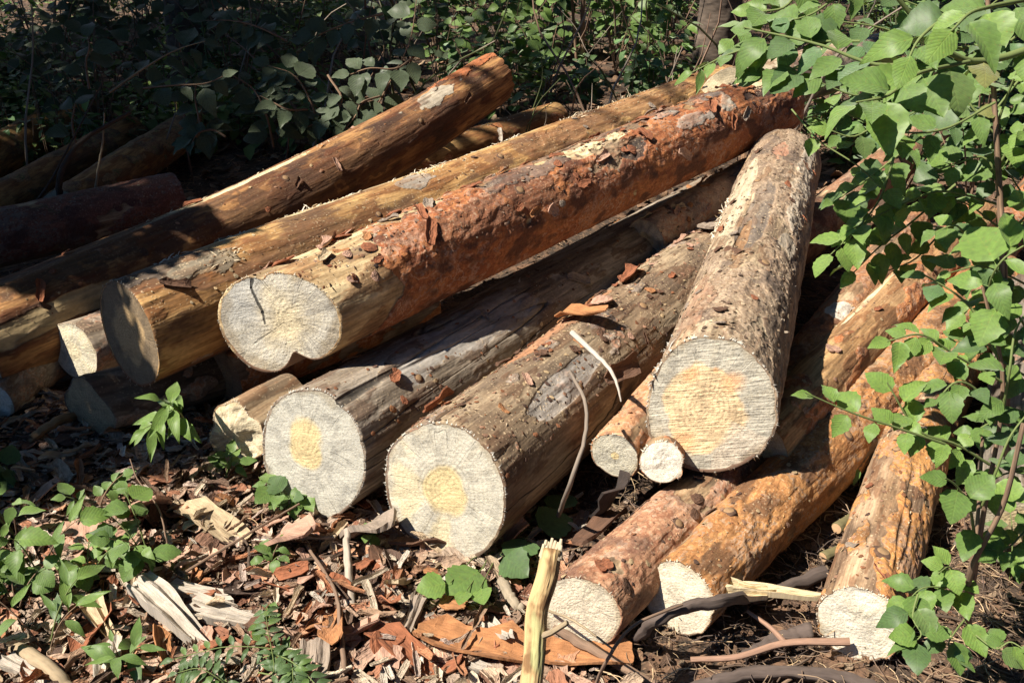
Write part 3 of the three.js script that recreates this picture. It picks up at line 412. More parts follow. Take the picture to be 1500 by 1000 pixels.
makeLog({ id: 'L15', k: 15, label: 'lowest right orange-brown log with a white fuzzy end beside the leafy sapling', a: at(1257, 914, 0.088), b: at(1418, 478, 0.1), ra: 0.087, rb: 0.1, tilt: [0, 0.15], nt: 100, nl: 200, tw: 512, tl: 1024, bend: [-0.02, 0],
  paint: surface({ k: 15, wood: [[0.26, 0.16, 0.085], [0.38, 0.26, 0.16], [0.14, 0.085, 0.05]], bark: [[0.33, 0.145, 0.045], [0.4, 0.195, 0.06], [0.26, 0.16, 0.1]], cover: (th, s) => -0.08 + 0.4 * sm(-0.2, 0.5, th) - 0.2 * sm(1.1, 1.7, th), thick: 0.004, specks: 0.5, flake: 0.0005, cracks: 0.5 }), end: endGrain({ k: 15, sap: [0.6, 0.55, 0.44], sap2: [0.64, 0.56, 0.38], rings: 0.2 }), fringe: 320, fringeC: [0.55, 0.49, 0.38], endLumps: 0.008, flakes: 10, flakeM: ['orange', 'brown', 'rust', 'grey'], crumbs: 260 });
makeLog({ id: 'L17', k: 17, label: 'tan peeled log with a cream streak, second log right of the big right-hand log', a: at(1110, 660, 0.17), b: at(1432, 322, 0.24), ra: 0.085, rb: 0.085, nt: 80, nl: 150, tl: 1024,
  paint: surface({ k: 17, wood: [[0.29, 0.16, 0.065], [0.4, 0.25, 0.115], [0.15, 0.075, 0.036]], bark: RUST, cover: (th) => -0.3 + 0.3 * sm(0.2, 1.2, th), thick: 0.003, dark: 0.5, specks: 0.3, patches: [{ th: -0.6, s: 0.9, wa: 0.2, ws: 0.3, c: [0.66, 0.55, 0.35], along: 2 }] }), flakes: 5, crumbs: 100 });
makeLog({ id: 'L16', k: 16, label: 'thin rust-brown log close beside the right flank of the big right-hand log', a: at(1100, 640, 0.16), b: at(1335, 330, 0.2), ra: 0.075, rb: 0.075, nt: 72, nl: 130, tw: 384, tl: 768,
  paint: surface({ k: 16, wood: TAN, bark: [[0.25, 0.11, 0.05], [0.33, 0.165, 0.075], [0.3, 0.2, 0.135]], cover: () => 0.2, thick: 0.003, flake: 0.0004, patches: [{ th: 0.2, s: 0.75, wa: 0.4, ws: 0.06, c: [0.45, 0.42, 0.36] }] }), crumbs: 60 });
makeLog({ id: 'L19', k: 19, label: 'rounded brown log end showing through the leaves farthest back on the right', a: at(1140, 372, 0.12), b: at(1362, 197, 0.3), ra: 0.1, rb: 0.095, nt: 60, nl: 80, tw: 256, tl: 384, paint: surface({ k: 19, wood: TAN, bark: [[0.22, 0.105, 0.055], [0.28, 0.15, 0.085], [0.25, 0.17, 0.115]], cover: () => 0.2, thick: 0.003 }) });
makeLog({ id: 'L20', k: 20, label: 'reddish log end at the right edge beyond the tall leafy stem', a: at(1440, 380, 0.15), b: at(1560, 235, 0.25), ra: 0.085, rb: 0.085, nt: 60, nl: 80, tw: 256, tl: 384, paint: surface({ k: 20, wood: TAN, bark: RUST, cover: () => 0.2, thick: 0.004 }) });
makeLog({ id: 'L21', k: 21, label: 'weathered grey log leaning at the right edge behind the lower leaves', a: at(1500, 770, 0.07), b: at(1525, 440, 0.2), ra: 0.12, rb: 0.12, nt: 72, nl: 100, tw: 384, tl: 640, paint: surface({ k: 21, wood: [[0.15, 0.125, 0.1], [0.22, 0.19, 0.15], [0.08, 0.06, 0.045]], bark: GREYB, cover: () => -0.4, thick: 0.004, cracks: 1 }) });
// big right log pointing away
makeLog({ id: 'L10', k: 10, label: 'big log pointing away at the right with orange spots on its cream end', a: at(1042, 594, 0.36), b: at(1148, 240, 0.45), ra: 0.16, rb: 0.14, nt: 140, nl: 300, tw: 640, tl: 1408, tilt: [0.05, 0.27], prof: (th) => 1 + 0.04 * Math.cos(2 * th + 0.5) + 0.05 * Math.exp(-(((th + 2.2) / 0.4) ** 2)),
  paint: surface({ k: 10, wood: [[0.3, 0.215, 0.13], [0.42, 0.33, 0.22], [0.12, 0.075, 0.05]], bark: [[0.22, 0.145, 0.09], [0.33, 0.245, 0.165], [0.21, 0.15, 0.105]], cover: (th, s) => 0.05 + 0.2 * Math.sin(th) + 0.25 * sm(0.9, 1.6, s), thick: 0.003, flake: 0.0005, specks: 0.7, dark: 0.7, moist: 0.2,
    patches: [{ th: -0.65, s: 1.05, wa: 0.28, ws: 0.5, c: [0.42, 0.35, 0.24], along: 2 }, { th: -0.1, s: 0.85, wa: 0.28, ws: 0.32, c: [0.13, 0.105, 0.085], m: 0.85, along: 2 }, { th: -0.2, s: 0.7, wa: 0.12, ws: 0.2, c: [0.3, 0.16, 0.07], m: 0.8, along: 2 }, { th: 0.75, s: 1.3, wa: 0.25, ws: 0.6, c: [0.4, 0.34, 0.26], h: 0.002, mott: 0.8 }, { th: -0.6, s: 0.25, wa: 0.3, ws: 0.2, c: [0.26, 0.13, 0.075], h: 0.003, m: 0.6 }, { th: 0, s: 1.6, wa: 0.2, ws: 0.12, c: [0.42, 0.2, 0.12], m: 0.7 }] }),
  end: endGrain({ k: 10, sap: [0.43, 0.4, 0.32], sap2: [0.54, 0.48, 0.35], ray: 0.3, saw: 0.22, sawn: 2.2, freq: 1150, rings: 1.1, pith: [-0.05, -0.05],
    extra: (x, y, w, C) => { const q = Math.max(Math.abs(x + 0.1) / 0.62, Math.abs(y + 0.05 + 0.1 * x) / 0.68); mixTo(C, [0.7, 0.52, 0.3], sm(1.02, 0.9, Math.hypot((x + 0.12) / 0.62, (y + 0.08) / 0.72) + w * 0.35) * 0.95);
      for (const [ox, oy, r, m] of [[-0.36, 0.42, 0.18, 0.75], [0.28, 0.38, 0.24, 0.75], [0, 0.55, 0.08, 0.9], [-0.35, -0.6, 0.22, 0.7]]) mixTo(C, [0.66, 0.36, 0.17], sm(r, r * 0.3, Math.hypot(x - ox, y - oy) + w * 0.12) * m);
      if (x > 0.1 && y < -0.1) mixTo(C, [0.5, 0.43, 0.33], sm(0.02, -0.02, y + 0.2 + 0.35 * (x - 0.35)) * sm(0.35, 0.5, x - y * 0.4) * 0.75); } }), fringe: 520, fringeC: [0.5, 0.47, 0.4], fringeL: 1.2, et: 512, flakes: 16, flakeM: ['rust', 'brown', 'grey'], crumbs: 900, crumbC: [[0.5, 0.4, 0.27], [0.4, 0.3, 0.2], [0.3, 0.2, 0.13], [0.14, 0.09, 0.06]] });
// logs in the shade at the back left
makeLog({ id: 'L22', k: 22, label: 'dark red-brown log lying behind the raised back log at the left edge', a: at(-120, 375, 0.18), b: at(260, 290, 0.22), ra: 0.12, rb: 0.11, nt: 72, nl: 110, tw: 384, tl: 640, paint: surface({ k: 22, wood: TAN, bark: [[0.13, 0.05, 0.034], [0.18, 0.075, 0.047], [0.16, 0.13, 0.105]], cover: () => 0.3, thick: 0.003, specks: 0.4 }), crumbs: 80 });
[[-60, 335, 190, 195, 0.1, 'mossy brown log in deep shade, nearest of the three logs in the back left corner'], [90, 310, 290, 180, 0.1, 'mottled ochre log in deep shade crossed by thin stems in the back left corner'], [-80, 270, 120, 160, 0.11, 'brown log in deep shade, farthest of the three logs in the back left corner']].forEach(([x0, y0, x1, y1, r, label], i) => makeLog({ id: 'B' + i, k: 30 + i, label, a: at(x0, y0, 0.12), b: at(x1, y1, 0.14), ra: r, rb: r, nt: 56, nl: 80, tw: 256, tl: 384, paint: surface({ k: 30 + i, wood: OCHRE, bark: [[0.2, 0.11, 0.06], [0.3, 0.2, 0.1], [0.12, 0.15, 0.05]], cover: () => -0.05, thick: 0.004 }) }));
makeLog({ id: 'L23', k: 23, label: 'short log with a yellow-brown sunlit tip showing between the raised log and the ochre log', a: at(560, 260, 0.12), b: at(815, 172, 0.16), ra: 0.1, rb: 0.09, nt: 60, nl: 80, tw: 256, tl: 384, paint: surface({ k: 23, wood: OCHRE, bark: RUST, cover: () => -0.3, thick: 0.004 }) });
makeLog({ id: 'L24', k: 24, label: 'pale-ended log lying farthest back behind the leafy branch on the right', a: at(1072, 142, 0.5), b: at(1290, 80, 0.48), ra: 0.14, rb: 0.13, tilt: [0.5, 0.3], nt: 64, nl: 80, tw: 256, tl: 384, paint: surface({ k: 24, wood: [[0.4, 0.33, 0.22], [0.5, 0.43, 0.3], [0.2, 0.15, 0.1]], bark: GREYB, cover: (th, s) => -0.5 + sm(0.3, 0.6, s) * 0.5, thick: 0.004, specks: 0.6 }), end: endGrain({ k: 24, sap: [0.62, 0.52, 0.33], sap2: [0.7, 0.6, 0.4] }), fringe: 120 });
makeLog({ id: 'L25', k: 25, label: 'pale end of a log at the left edge below the raised back log', a: at(-8, 588, 0.08), b: at(110, 500, 0.1), ra: 0.062, rb: 0.07, nt: 48, nl: 40, tw: 256, tl: 256, paint: surface({ k: 25, wood: GREYW, bark: GREYB, cover: () => 0, thick: 0.003 }), end: endGrain({ k: 25, sap: [0.5, 0.48, 0.42], sap2: [0.58, 0.52, 0.4] }) });

makeLog({ id: 'L26', k: 26, label: 'short flaky log wedged between the orange-barked log and the big right log', a: at(945, 352, 0.3), b: at(1100, 262, 0.36), ra: 0.075, rb: 0.085, nt: 64, nl: 80, tw: 320, tl: 512, endLumps: 0.03, paint: surface({ k: 26, wood: GREYW, bark: [[0.36, 0.26, 0.18], [0.42, 0.3, 0.2], [0.36, 0.17, 0.09]], cover: () => 0.3, thick: 0.006, specks: 0.6, flake: 0.001 }), flakes: 14, flakeM: ['pink', 'grey', 'cream', 'orange'], crumbs: 80 });
const FIBRE = [0.6, 0.5, 0.34], FIBRE2 = [0.62, 0.57, 0.46];
fray('L2', -0.55, 0.15, 2.4, 420, 0.03, FIBRE2, 0.16); fray('L2', 0.35, 0.2, 0.4, 90, 0.03, FIBRE, 0.2); fray('L2', -0.1, 1.1, 1.5, 120, 0.03, FIBRE, 0.3); fray('L2', -0.3, 2.2, 3.2, 160, 0.05, FIBRE, 0.3);
fray('L10', -1.15, 0.75, 1.35, 130, 0.05, [0.64, 0.56, 0.42], 0.12); fray('L10', 0.75, 0.15, 1.9, 520, 0.012, [0.42, 0.34, 0.25], 0.45); fray('L10', -1.1, 0.0, 0.12, 70, 0.035, [0.42, 0.4, 0.35], 0.3);
fray('L3', -0.2, 0.7, 1.7, 120, 0.03, FIBRE, 0.15); fray('L1', 0.1, 0.05, 0.5, 120, 0.022, FIBRE, 0.6); fray('L9', 0.2, 0.1, 1.6, 300, 0.012, [0.4, 0.32, 0.22], 0.9); fray('L8', 0.3, 0.1, 1.2, 150, 0.01, [0.4, 0.36, 0.29], 0.7);
fray('L13', 0.2, 0.02, 0.7, 200, 0.01, [0.5, 0.28, 0.15], 0.9); fray('L14', 0.2, 0.02, 1.2, 300, 0.01, [0.48, 0.28, 0.12], 0.9); fray('L15', -0.2, 0.05, 1.2, 400, 0.013, [0.46, 0.34, 0.22], 0.8); fray('L1', 0.3, 0.6, 2.4, 400, 0.012, [0.46, 0.25, 0.14], 1.0); fray('L23', 0, 0.5, 1.4, 60, 0.05, FIBRE, 0.4);

for (const [id, th, s, r] of [['L3', 0.5, 1.3, 0.014], ['L3', 0.9, 2.1, 0.012], ['L2', 0.4, 1.6, 0.013], ['L2', 0.7, 0.9, 0.011], ['L1', 0.6, 0.85, 0.014], ['L1', 0.35, 1.55, 0.013], ['L9', 0.4, 0.95, 0.015], ['L9', 0.8, 0.45, 0.012], ['L8', 0.7, 0.3, 0.012], ['L10', 0.35, 0.55, 0.014], ['L10', -0.3, 1.25, 0.012], ['L14', -0.2, 0.24, 0.015], ['L14', 0.6, 0.75, 0.013], ['L15', 0.15, 0.14, 0.016], ['L15', -0.3, 0.6, 0.012], ['L13', 0.6, 0.32, 0.012]]) knot(id, th, s, r);
// ---------------------------------------------------------------- the wood round the clearing
// P is where the sun ray through a place meets height 0; the clearing is open to the sun over the pile, the wood's edge lets some light through
const KX = -SUN.x / SUN.y, KZ = -SUN.z / SUN.y;
function inPoly(x, z, P) { let c = false; for (let i = 0, j = P.length - 1; i < P.length; j = i++) { const [a, b] = P[i], [d, e] = P[j]; if ((b > z) !== (e > z) && x < (d - a) * (z - b) / (e - b) + a) c = !c; } return c; }
const GAP = [[-6, 7], [-1.95, -0.5], [-1.65, -2.0], [-1.35, -2.3], [-1.3, -3.0], [-1.0, -3.6], [-0.8, -4.2], [-0.1, -5.4], [0.5, -6.1], [2.4, -6.1], [3.0, -4.6], [3.6, -2.5], [4.2, 1], [4, 7]];
function openShare(x, z) {
  if (inPoly(x, z, GAP)) return 1;
  if (z < -6.5 && x > -1.0 && x < 4) return 0.66;
  if (z < -5.3 && x > -1.8 && x < 6) return 0.3;
  if (x < -1.1 && z < -2 && z > -6.5 && x > -4) return 0.42;
  return 0.05;
}
const barkTex = paintMaps(256, 512, -0.02, 0.02, (u, v, C) => {
  const a = u * 6.2831853, x = Math.cos(a), y = Math.sin(a), r = Math.abs(fbm(x * 3.5, y * 3.5, v * 5, 4)), f = n3(x * 20, y * 20, v * 60);
  C[0] = 0.13; C[1] = 0.1; C[2] = 0.077; mul(C, 0.5 + 2.2 * r + 0.3 * f); C[3] = r * 0.05 - 0.01;
});
const trunkMat = std({ map: barkTex.map, bumpMap: barkTex.bump, bumpScale: 0.03, roughness: 1 });
const sprayGeo = (() => {
  const r = rng(5), pos = [], idx = [];
  for (let i = 0; i < 9; i++) {
    const c = V((r() - 0.5) * 0.42, (r() - 0.5) * 0.16, (r() - 0.5) * 0.42), a = r() * 6.28, d = V(Math.cos(a), (r() - 0.5) * 0.7, Math.sin(a)).multiplyScalar(0.1), s = V(-Math.sin(a), (r() - 0.5) * 0.8, Math.cos(a)).multiplyScalar(0.055), b = pos.length / 3;
    for (const p of [c.clone().sub(d), c.clone().add(s), c.clone().add(d), c.clone().sub(s)]) pos.push(p.x, p.y, p.z); idx.push(b, b + 1, b + 2, b, b + 2, b + 3);
  }
  return mesh(pos, idx);
})();
const leafPhys = (r, g, b, o = {}) => new THREE.MeshPhysicalMaterial({ color: lin(r, g, b), roughness: 0.85, side: THREE.DoubleSide, transmission: 0.35, thickness: 0, clearcoat: 0.35, clearcoatRoughness: 0.38, ...o });
const canopyMat = leafPhys(0.05, 0.095, 0.022, { clearcoat: 0 });
const TREES = [
  [-6.6, -3.3, 11, 0.17, 'slender tree at the left edge of the clearing'], [-5.0, -3.6, 12, 0.2, 'tree standing left of the pile beyond the back left logs'], [-9.2, -4.6, 13, 0.22, 'tree in the second row left of the clearing'],
  [-2.35, -7.6, 12, 0.19, 'dark straight trunk in the shade behind the raised log'], [-6.5, -7.5, 13, 0.22, 'tree deep in the wood at the back left'], [1.72, -8.55, 13, 0.17, 'grey-brown trunk at the top right beyond the leafy branch'],
  [5.2, -8.2, 12, 0.2, 'tree at the back right of the clearing'], [5.6, -3.6, 11, 0.19, 'tree on the right of the clearing'], [-0.8, -12.5, 13, 0.22, 'tree far back in the middle of the wood'], [6.5, 2.5, 12, 0.2, 'tree to the right behind the viewer'], [-10.5, 5, 13, 0.22, 'tree far to the left behind the viewer'], [1.5, 8.5, 12, 0.2, 'tree behind the viewer'], [3.6, -13.2, 13, 0.22, 'tree far back on the right of the wood']];
{
  const r = rng(41), spots = TREES.map(() => []), up = V(0, 1, 0);
  const put = (u, w) => {
    for (let tries = 0; tries < 4; tries++) {
      const h = 4.6 + 7.2 * r(), x = u - KX * h, z = w - KZ * h; let best = -1, bd = 3.4;
      TREES.forEach(([tx, tz, th], i) => { const d = Math.hypot(tx - x, tz - z) + Math.abs(h - th * 0.7) * 0.25; if (d < bd) { bd = d; best = i; } });
      if (best >= 0) { spots[best].push(V(x, h, z)); return; }
    }
  };
  for (let n = 0; n < 30000; n++) {
    const u = -9 + 19 * r(), w = -15 + 24 * r(), share = openShare(u, w);
    if (share === 1) continue;
    const edge = inPoly(u + 0.2, w, GAP) || inPoly(u - 0.2, w, GAP) || inPoly(u, w + 0.2, GAP) || inPoly(u, w - 0.2, GAP);
    if (edge) continue;
    if (n3(u * 2.3, w * 2.3, 8) * 0.5 + n3(u * 6, w * 6, 3) * 0.35 > 0.62 - share * 1.25) continue;
    put(u, w);
  }
  TREES.forEach(([x, z, h, tr, label], i) => {
    const t = thing('tree', label, 'tree', V(x, groundH(x, z) - 0.05, z)), q = rng(300 + i);
    const pts = [], rad = []; for (let k = 0; k <= 14; k++) { const f = k / 14; pts.push(V((n3(f * 3, i, 1)) * 0.25 * f, h * f, n3(f * 3, i, 7) * 0.25 * f)); rad.push(tr * (1.25 - 0.25 * Math.min(1, f * 14) - 0.85 * f)); }
    const geos = [tube(pts, rad, 14, 0.12, i)];
    part('trunk', geos[0], trunkMat, t);
    for (let k = 0; k < 9; k++) { const f = 0.45 + 0.5 * q(), a = q() * 6.28, p = V(0, h * f, 0), l = 1.2 + 1.3 * q(); part('limb', tube(curve([p, p.clone().add(V(Math.cos(a) * l * 0.5, 0.3, Math.sin(a) * l * 0.5)), p.clone().add(V(Math.cos(a) * l, 0.9, Math.sin(a) * l))], 5), taper(6, 0.05, 0.012), 6, 0.1, k), trunkMat, t); }
    const S = spots[i]; if (!S.length) return;
    const im = new THREE.InstancedMesh(sprayGeo, canopyMat, S.length); im.name = 'crown'; im.userData.kind = 'stuff'; im.castShadow = im.receiveShadow = true;
    const m = new THREE.Matrix4(), e = new THREE.Euler(), qq = new THREE.Quaternion();
    S.forEach((p, k) => { e.set((q() - 0.5) * 0.9, q() * 6.28, (q() - 0.5) * 0.9); const s = 0.8 + 0.5 * q(); m.compose(p.sub(t.position), qq.setFromEuler(e), V(s, s, s)); im.setMatrixAt(k, m); const c = 0.7 + 0.6 * q(); im.setColorAt(k, lin(c, c, c * 0.9)); });
    t.add(im);
  });
  // a young tree just left of the view, whose crown shades the near ends on the left
  const yt = thing('tree', 'young bushy tree just left of the pile, shading its left end', 'tree', V(-3.3, groundH(-3.3, -1.75), -1.75)), q = rng(71);
  part('trunk', tube(curve([V(0, 0, 0), V(0.05, 0.9, -0.02), V(0.2, 1.8, -0.1), V(0.5, 2.8, -0.2)], 10), taper(11, 0.045, 0.014), 8, 0.1, 3), trunkMat, yt);
  const SH = [[[-1.17, -2.35], [-1.15, -2.6], [-0.98, -2.72], [-0.75, -2.95], [-0.5, -3.15], [-0.42, -3.05], [-0.58, -2.8], [-0.71, -2.66], [-0.78, -2.52], [-0.8, -2.4], [-0.95, -2.32]], [[-1.9, -2.85], [-1.38, -2.92], [-1.15, -2.95], [-0.85, -3.05], [-0.62, -3.3], [-0.75, -3.5], [-1.05, -3.6], [-1.7, -3.5]], [[-2, -2.0], [-1.45, -2.05], [-1.1, -2.2], [-1.05, -2.4], [-1.25, -2.6], [-1.35, -2.7], [-2, -2.75]]];
  const L = [];
  for (let n = 0; n < 60000 && L.length < 5200; n++) { const u = -2 + 1.75 * q(), w = -3.7 + 1.8 * q(); if (!SH.some((p) => inPoly(u, w, p))) continue; const h = 1.75 + 1.2 * q(); L.push(V(u - KX * h, h, w - KZ * h)); }
  const lg = mesh([0, 0, 0, 0.022, 0.004, 0.03, 0, 0, 0.075, -0.022, 0.004, 0.03], [0, 2, 1, 0, 3, 2]);
  const im = new THREE.InstancedMesh(lg, canopyMat, L.length); im.name = 'crown'; im.userData.kind = 'stuff'; im.castShadow = im.receiveShadow = true;
  const m = new THREE.Matrix4(), qq = new THREE.Quaternion(), e = new THREE.Euler();
  L.forEach((p, k) => { e.set((q() - 0.5) * 1.2, q() * 6.28, (q() - 0.5) * 1.2); m.compose(p.sub(yt.position), qq.setFromEuler(e), V(1, 1, 1)); im.setMatrixAt(k, m); });
  yt.add(im);
}
// ---------------------------------------------------------------- leaves and leafy plants
const leafTex = paintMaps(128, 256, -0.002, 0.002, (u, v, C) => {
  const x = Math.abs(u - 0.5) * 2, side = ((v * 9 - x * 3.4) % 1 + 1) % 1, vein = sm(0.09, 0.02, Math.min(side, 1 - side)) * 0.8, mid = sm(0.06, 0.02, x), m = Math.max(vein * sm(1, 0.7, x), mid);
  const n = fbm(u * 7, v * 9, 3, 3), f = n3(u * 60, v * 90, 1), b = 0.78 + 0.4 * n + 0.1 * f; const sp = sm(0.45, 0.6, n3(u * 13, v * 22, 7)) * 0.35; C[0] = b * (1 + 0.14 * m + sp); C[1] = b * (1 + 0.05 * m - sp * 0.4); C[2] = b * (1 + 0.12 * m); mul(C, 0.78); C[3] = -m * 0.0012 + Math.sin(side * Math.PI) * 0.0012;
});
const LM = [[0.15, 0.28, 0.028], [0.2, 0.35, 0.034], [0.09, 0.19, 0.028], [0.24, 0.4, 0.045], [0.17, 0.28, 0.05], [0.11, 0.24, 0.05], [0.26, 0.27, 0.05]].map(([r, g, b]) => leafPhys(r * 1.0, g * 1.06, b * 1.12, { map: leafTex.map, bumpMap: leafTex.bump, bumpScale: 0.0008, clearcoat: 0.4, clearcoatRoughness: 0.42 }));
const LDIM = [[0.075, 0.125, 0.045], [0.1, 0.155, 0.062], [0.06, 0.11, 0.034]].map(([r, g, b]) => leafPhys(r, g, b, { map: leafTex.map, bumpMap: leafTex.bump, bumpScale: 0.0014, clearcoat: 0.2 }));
// unit-length blade along +z, face up; wide = half width; serr = tooth depth
function leafGeo(wide, serr, fold, droop, stalk, pointy, seed, n = 10) {
  const r = rng(seed), pos = [], uv = [], idx = [], wob = (r() - 0.5) * 0.12;
  for (let i = 0; i <= n; i++) {
    const t = i / n, w = wide * Math.pow(Math.sin(Math.PI * Math.pow(t, 0.72 + 0.1 * pointy)), 0.75 + 0.25 * pointy) * (1 - 0.35 * pointy * t * t) * (1 + (i % 2 ? serr : -serr)) + 0.0015, z = stalk + t * (1 - stalk), y = -droop * t * t + 0.02 * Math.sin(t * 6 + seed), bx = wob * t * t;
    const f1 = 0.025 * Math.sin(t * 9 + seed), f2 = 0.025 * Math.sin(t * 8 + seed * 2);
    pos.push(bx - w, y + w * fold + f1, z, bx, y, z, bx + w, y + w * fold * (0.7 + 0.5 * r()) + f2, z); uv.push(0.5 - w / wide * 0.5, t, 0.5, t, 0.5 + w / wide * 0.5, t);
    if (i) { const a = (i - 1) * 3, b = i * 3; idx.push(a, b, a + 1, a + 1, b, b + 1, a + 1, b + 1, a + 2, a + 2, b + 1, b + 2); }
  }
  const b = pos.length / 3; pos.push(-0.008, 0, 0, 0.008, 0, 0, 0, -0.01, stalk + 0.02); uv.push(0.5, 0, 0.5, 0, 0.5, 0.05); idx.push(b, b + 2, b + 1);
  return mesh(pos, idx, uv);
}
const OVATE = [leafGeo(0.32, 0.05, 0.25, 0.18, 0.14, 0.4, 1), leafGeo(0.36, 0.06, 0.12, 0.3, 0.12, 0.2, 2), leafGeo(0.28, 0.04, 0.4, 0.1, 0.15, 0.6, 3), leafGeo(0.34, 0.05, -0.1, 0.25, 0.12, 0.4, 4), leafGeo(0.3, 0.07, 0.5, 0.35, 0.14, 0.7, 10), leafGeo(0.27, 0.04, 0.15, 0.45, 0.16, 0.8, 11), leafGeo(0.38, 0.06, 0.3, 0.05, 0.12, 0.5, 12)];
const LANCE = [leafGeo(0.17, 0.02, 0.3, 0.25, 0.08, 0.8, 5), leafGeo(0.2, 0.02, 0.15, 0.4, 0.08, 0.7, 6), leafGeo(0.15, 0.02, 0.4, 0.15, 0.08, 0.9, 7)];
const ROUND = [leafGeo(0.4, 0.05, 0.2, 0.15, 0.16, 0, 8), leafGeo(0.42, 0.06, 0.1, 0.25, 0.16, 0.1, 9)];
const stemMat = std({ color: lin(0.13, 0.17, 0.05), roughness: 0.8 }), twigMat = std({ map: barkTex.map, color: lin(1.6, 1.35, 1.1), roughness: 0.95 }), darkTwig = std({ color: lin(0.05, 0.037, 0.028), roughness: 1 }), paleTwig = std({ map: flakeTex.map, color: lin(0.42, 0.34, 0.22), roughness: 1 });
function setLeaf(parent, p, dir, nrm, size, geos, mats, r) {
  const z = dir.clone().normalize(), x = nrm.clone().cross(z).normalize(), y = z.clone().cross(x), m = new THREE.Matrix4().makeBasis(x, y, z);
  const s = size * (0.95 + 0.1 * r()); m.scale(V(s * (0.85 + 0.3 * r()), s, s)); m.setPosition(p);
  const o = part('leaf', geos[Math.floor(r() * geos.length)], mats[Math.floor(r() * r() * mats.length * 1.15) % mats.length], parent); o.applyMatrix4(m); return o;
}
// a twig through pts (world), n leaves of that size set left and right along it
function twig(plant, pts, r0, r1, n, size, o) {
  const P = curve(pts, 14), base = plant.position, r = rng(o.seed), loc = P.map((p) => p.clone().sub(base));
  part(o.stem ?? 'twig', tube(loc, taper(15, r0, r1), 6, 0.08, o.seed), o.mat ?? stemMat, plant);
  const from = o.from ?? 0.1, toEye = V(0, 0, 0);
  for (let i = 0; i < n; i++) {
    const f = from + (1 - from) * (i + 0.5 * r()) / n, k = Math.min(13.99, f * 14), a = loc[Math.floor(k)], b = loc[Math.floor(k) + 1], p = a.clone().lerp(b, k % 1), d = b.clone().sub(a).normalize();
    toEye.copy(EYE).sub(base).sub(p).normalize();
    const nrm = V((r() - 0.5) * 1.1, 0.75 + 0.3 * r(), (r() - 0.5) * 1.1).addScaledVector(toEye, o.face ?? 0.5).normalize();
    const across = d.clone().cross(nrm).normalize().multiplyScalar(i % 2 ? 1 : -1), last = i === n - 1;
    const dir = last ? d.clone() : across.multiplyScalar(0.9).addScaledVector(d, 0.35 + 0.5 * r()).add(V(0, -(o.hang ?? 0.35) * (0.4 + r()), 0)); dir.addScaledVector(nrm, -dir.dot(nrm) * 0.75);
    setLeaf(plant, p, dir, nrm, size * (0.65 + 0.5 * r()) * (last ? 0.85 : 1), o.geos ?? OVATE, o.mats ?? LM, r);
  }
}
const W = (list) => list.map(([x, y, d]) => away(x, y, d));
// the overhanging branch at the top right
{
  const b = thing('leafy_branch', 'broad-leaved branch hanging over the top right of the pile', 'branch', away(1560, 40, 1.9));
  twig(b, W([[1570, 50, 1.95], [1430, 90, 1.9], [1370, 60, 1.85], [1310, -10, 1.8]]), 0.008, 0.004, 10, 0.085, { seed: 1, stem: 'branch' });
  twig(b, W([[1400, 80, 1.9], [1290, 95, 1.92], [1200, 65, 1.95], [1090, 40, 2.0]]), 0.005, 0.002, 14, 0.085, { seed: 2, mats: [LM[0], LM[2], LM[5]], face: 0.35 });
  twig(b, W([[1260, 60, 1.95], [1160, 62, 2.0], [1080, 75, 2.02], [1010, 108, 2.05]]), 0.003, 0.0015, 18, 0.075, { seed: 3, geos: LANCE.concat(OVATE.slice(2, 3)), hang: 0.9 });
  twig(b, W([[1290, 95, 1.92], [1230, 110, 1.95], [1170, 100, 1.98], [1110, 110, 2.0]]), 0.003, 0.0015, 11, 0.08, { seed: 4, hang: 0.9, mats: [LM[0], LM[2], LM[1]], face: 0.3 });
  twig(b, W([[1420, 90, 1.85], [1340, 110, 1.75], [1300, 140, 1.7], [1255, 150, 1.68]]), 0.004, 0.002, 10, 0.095, { seed: 5, hang: 0.5 });
  twig(b, W([[1430, 20, 1.7], [1380, 30, 1.62], [1345, 60, 1.6], [1330, 90, 1.6]]), 0.004, 0.002, 6, 0.095, { seed: 6, face: 0.9 });
  twig(b, W([[1500, 0, 1.6], [1450, 10, 1.55], [1420, 20, 1.52], [1395, 45, 1.5]]), 0.004, 0.002, 6, 0.09, { seed: 7, mats: [LM[0], LM[3]], face: 0.7 });
  twig(b, W([[1180, -30, 2.1], [1150, 10, 2.1], [1110, 20, 2.1], [1070, 60, 2.1]]), 0.003, 0.0015, 12, 0.075, { seed: 8 });
  twig(b, W([[1270, -30, 2.0], [1220, 0, 2.0], [1190, 20, 2.0], [1160, 30, 2.0]]), 0.003, 0.0015, 9, 0.08, { seed: 9, mats: [LM[0], LM[2]] });
}
{
  const b = thing('leafy_branch', 'second leafy branch with smaller leaves filling the top right corner', 'branch', away(1580, -20, 2.3));
  [[[1580, -10, 2.4], [1480, 60, 2.4], [1400, 130, 2.38], [1330, 170, 2.35]], [[1560, 60, 2.3], [1500, 110, 2.3], [1450, 170, 2.3], [1400, 210, 2.3]], [[1480, 60, 2.4], [1380, 70, 2.4], [1290, 40, 2.4], [1220, 30, 2.4]], [[1400, 130, 2.4], [1330, 120, 2.4], [1260, 140, 2.4], [1200, 120, 2.4]], [[1560, 120, 2.3], [1510, 170, 2.3], [1480, 230, 2.3], [1450, 270, 2.3]], [[1330, 170, 2.4], [1290, 180, 2.4], [1250, 200, 2.4], [1215, 190, 2.4]]].forEach((t, i) => twig(b, W(t), 0.004, 0.0015, 8, 0.075, { seed: 300 + i, mats: i % 2 ? LM : [LM[2], LM[0], LM[1]], hang: 0.5 }));
}
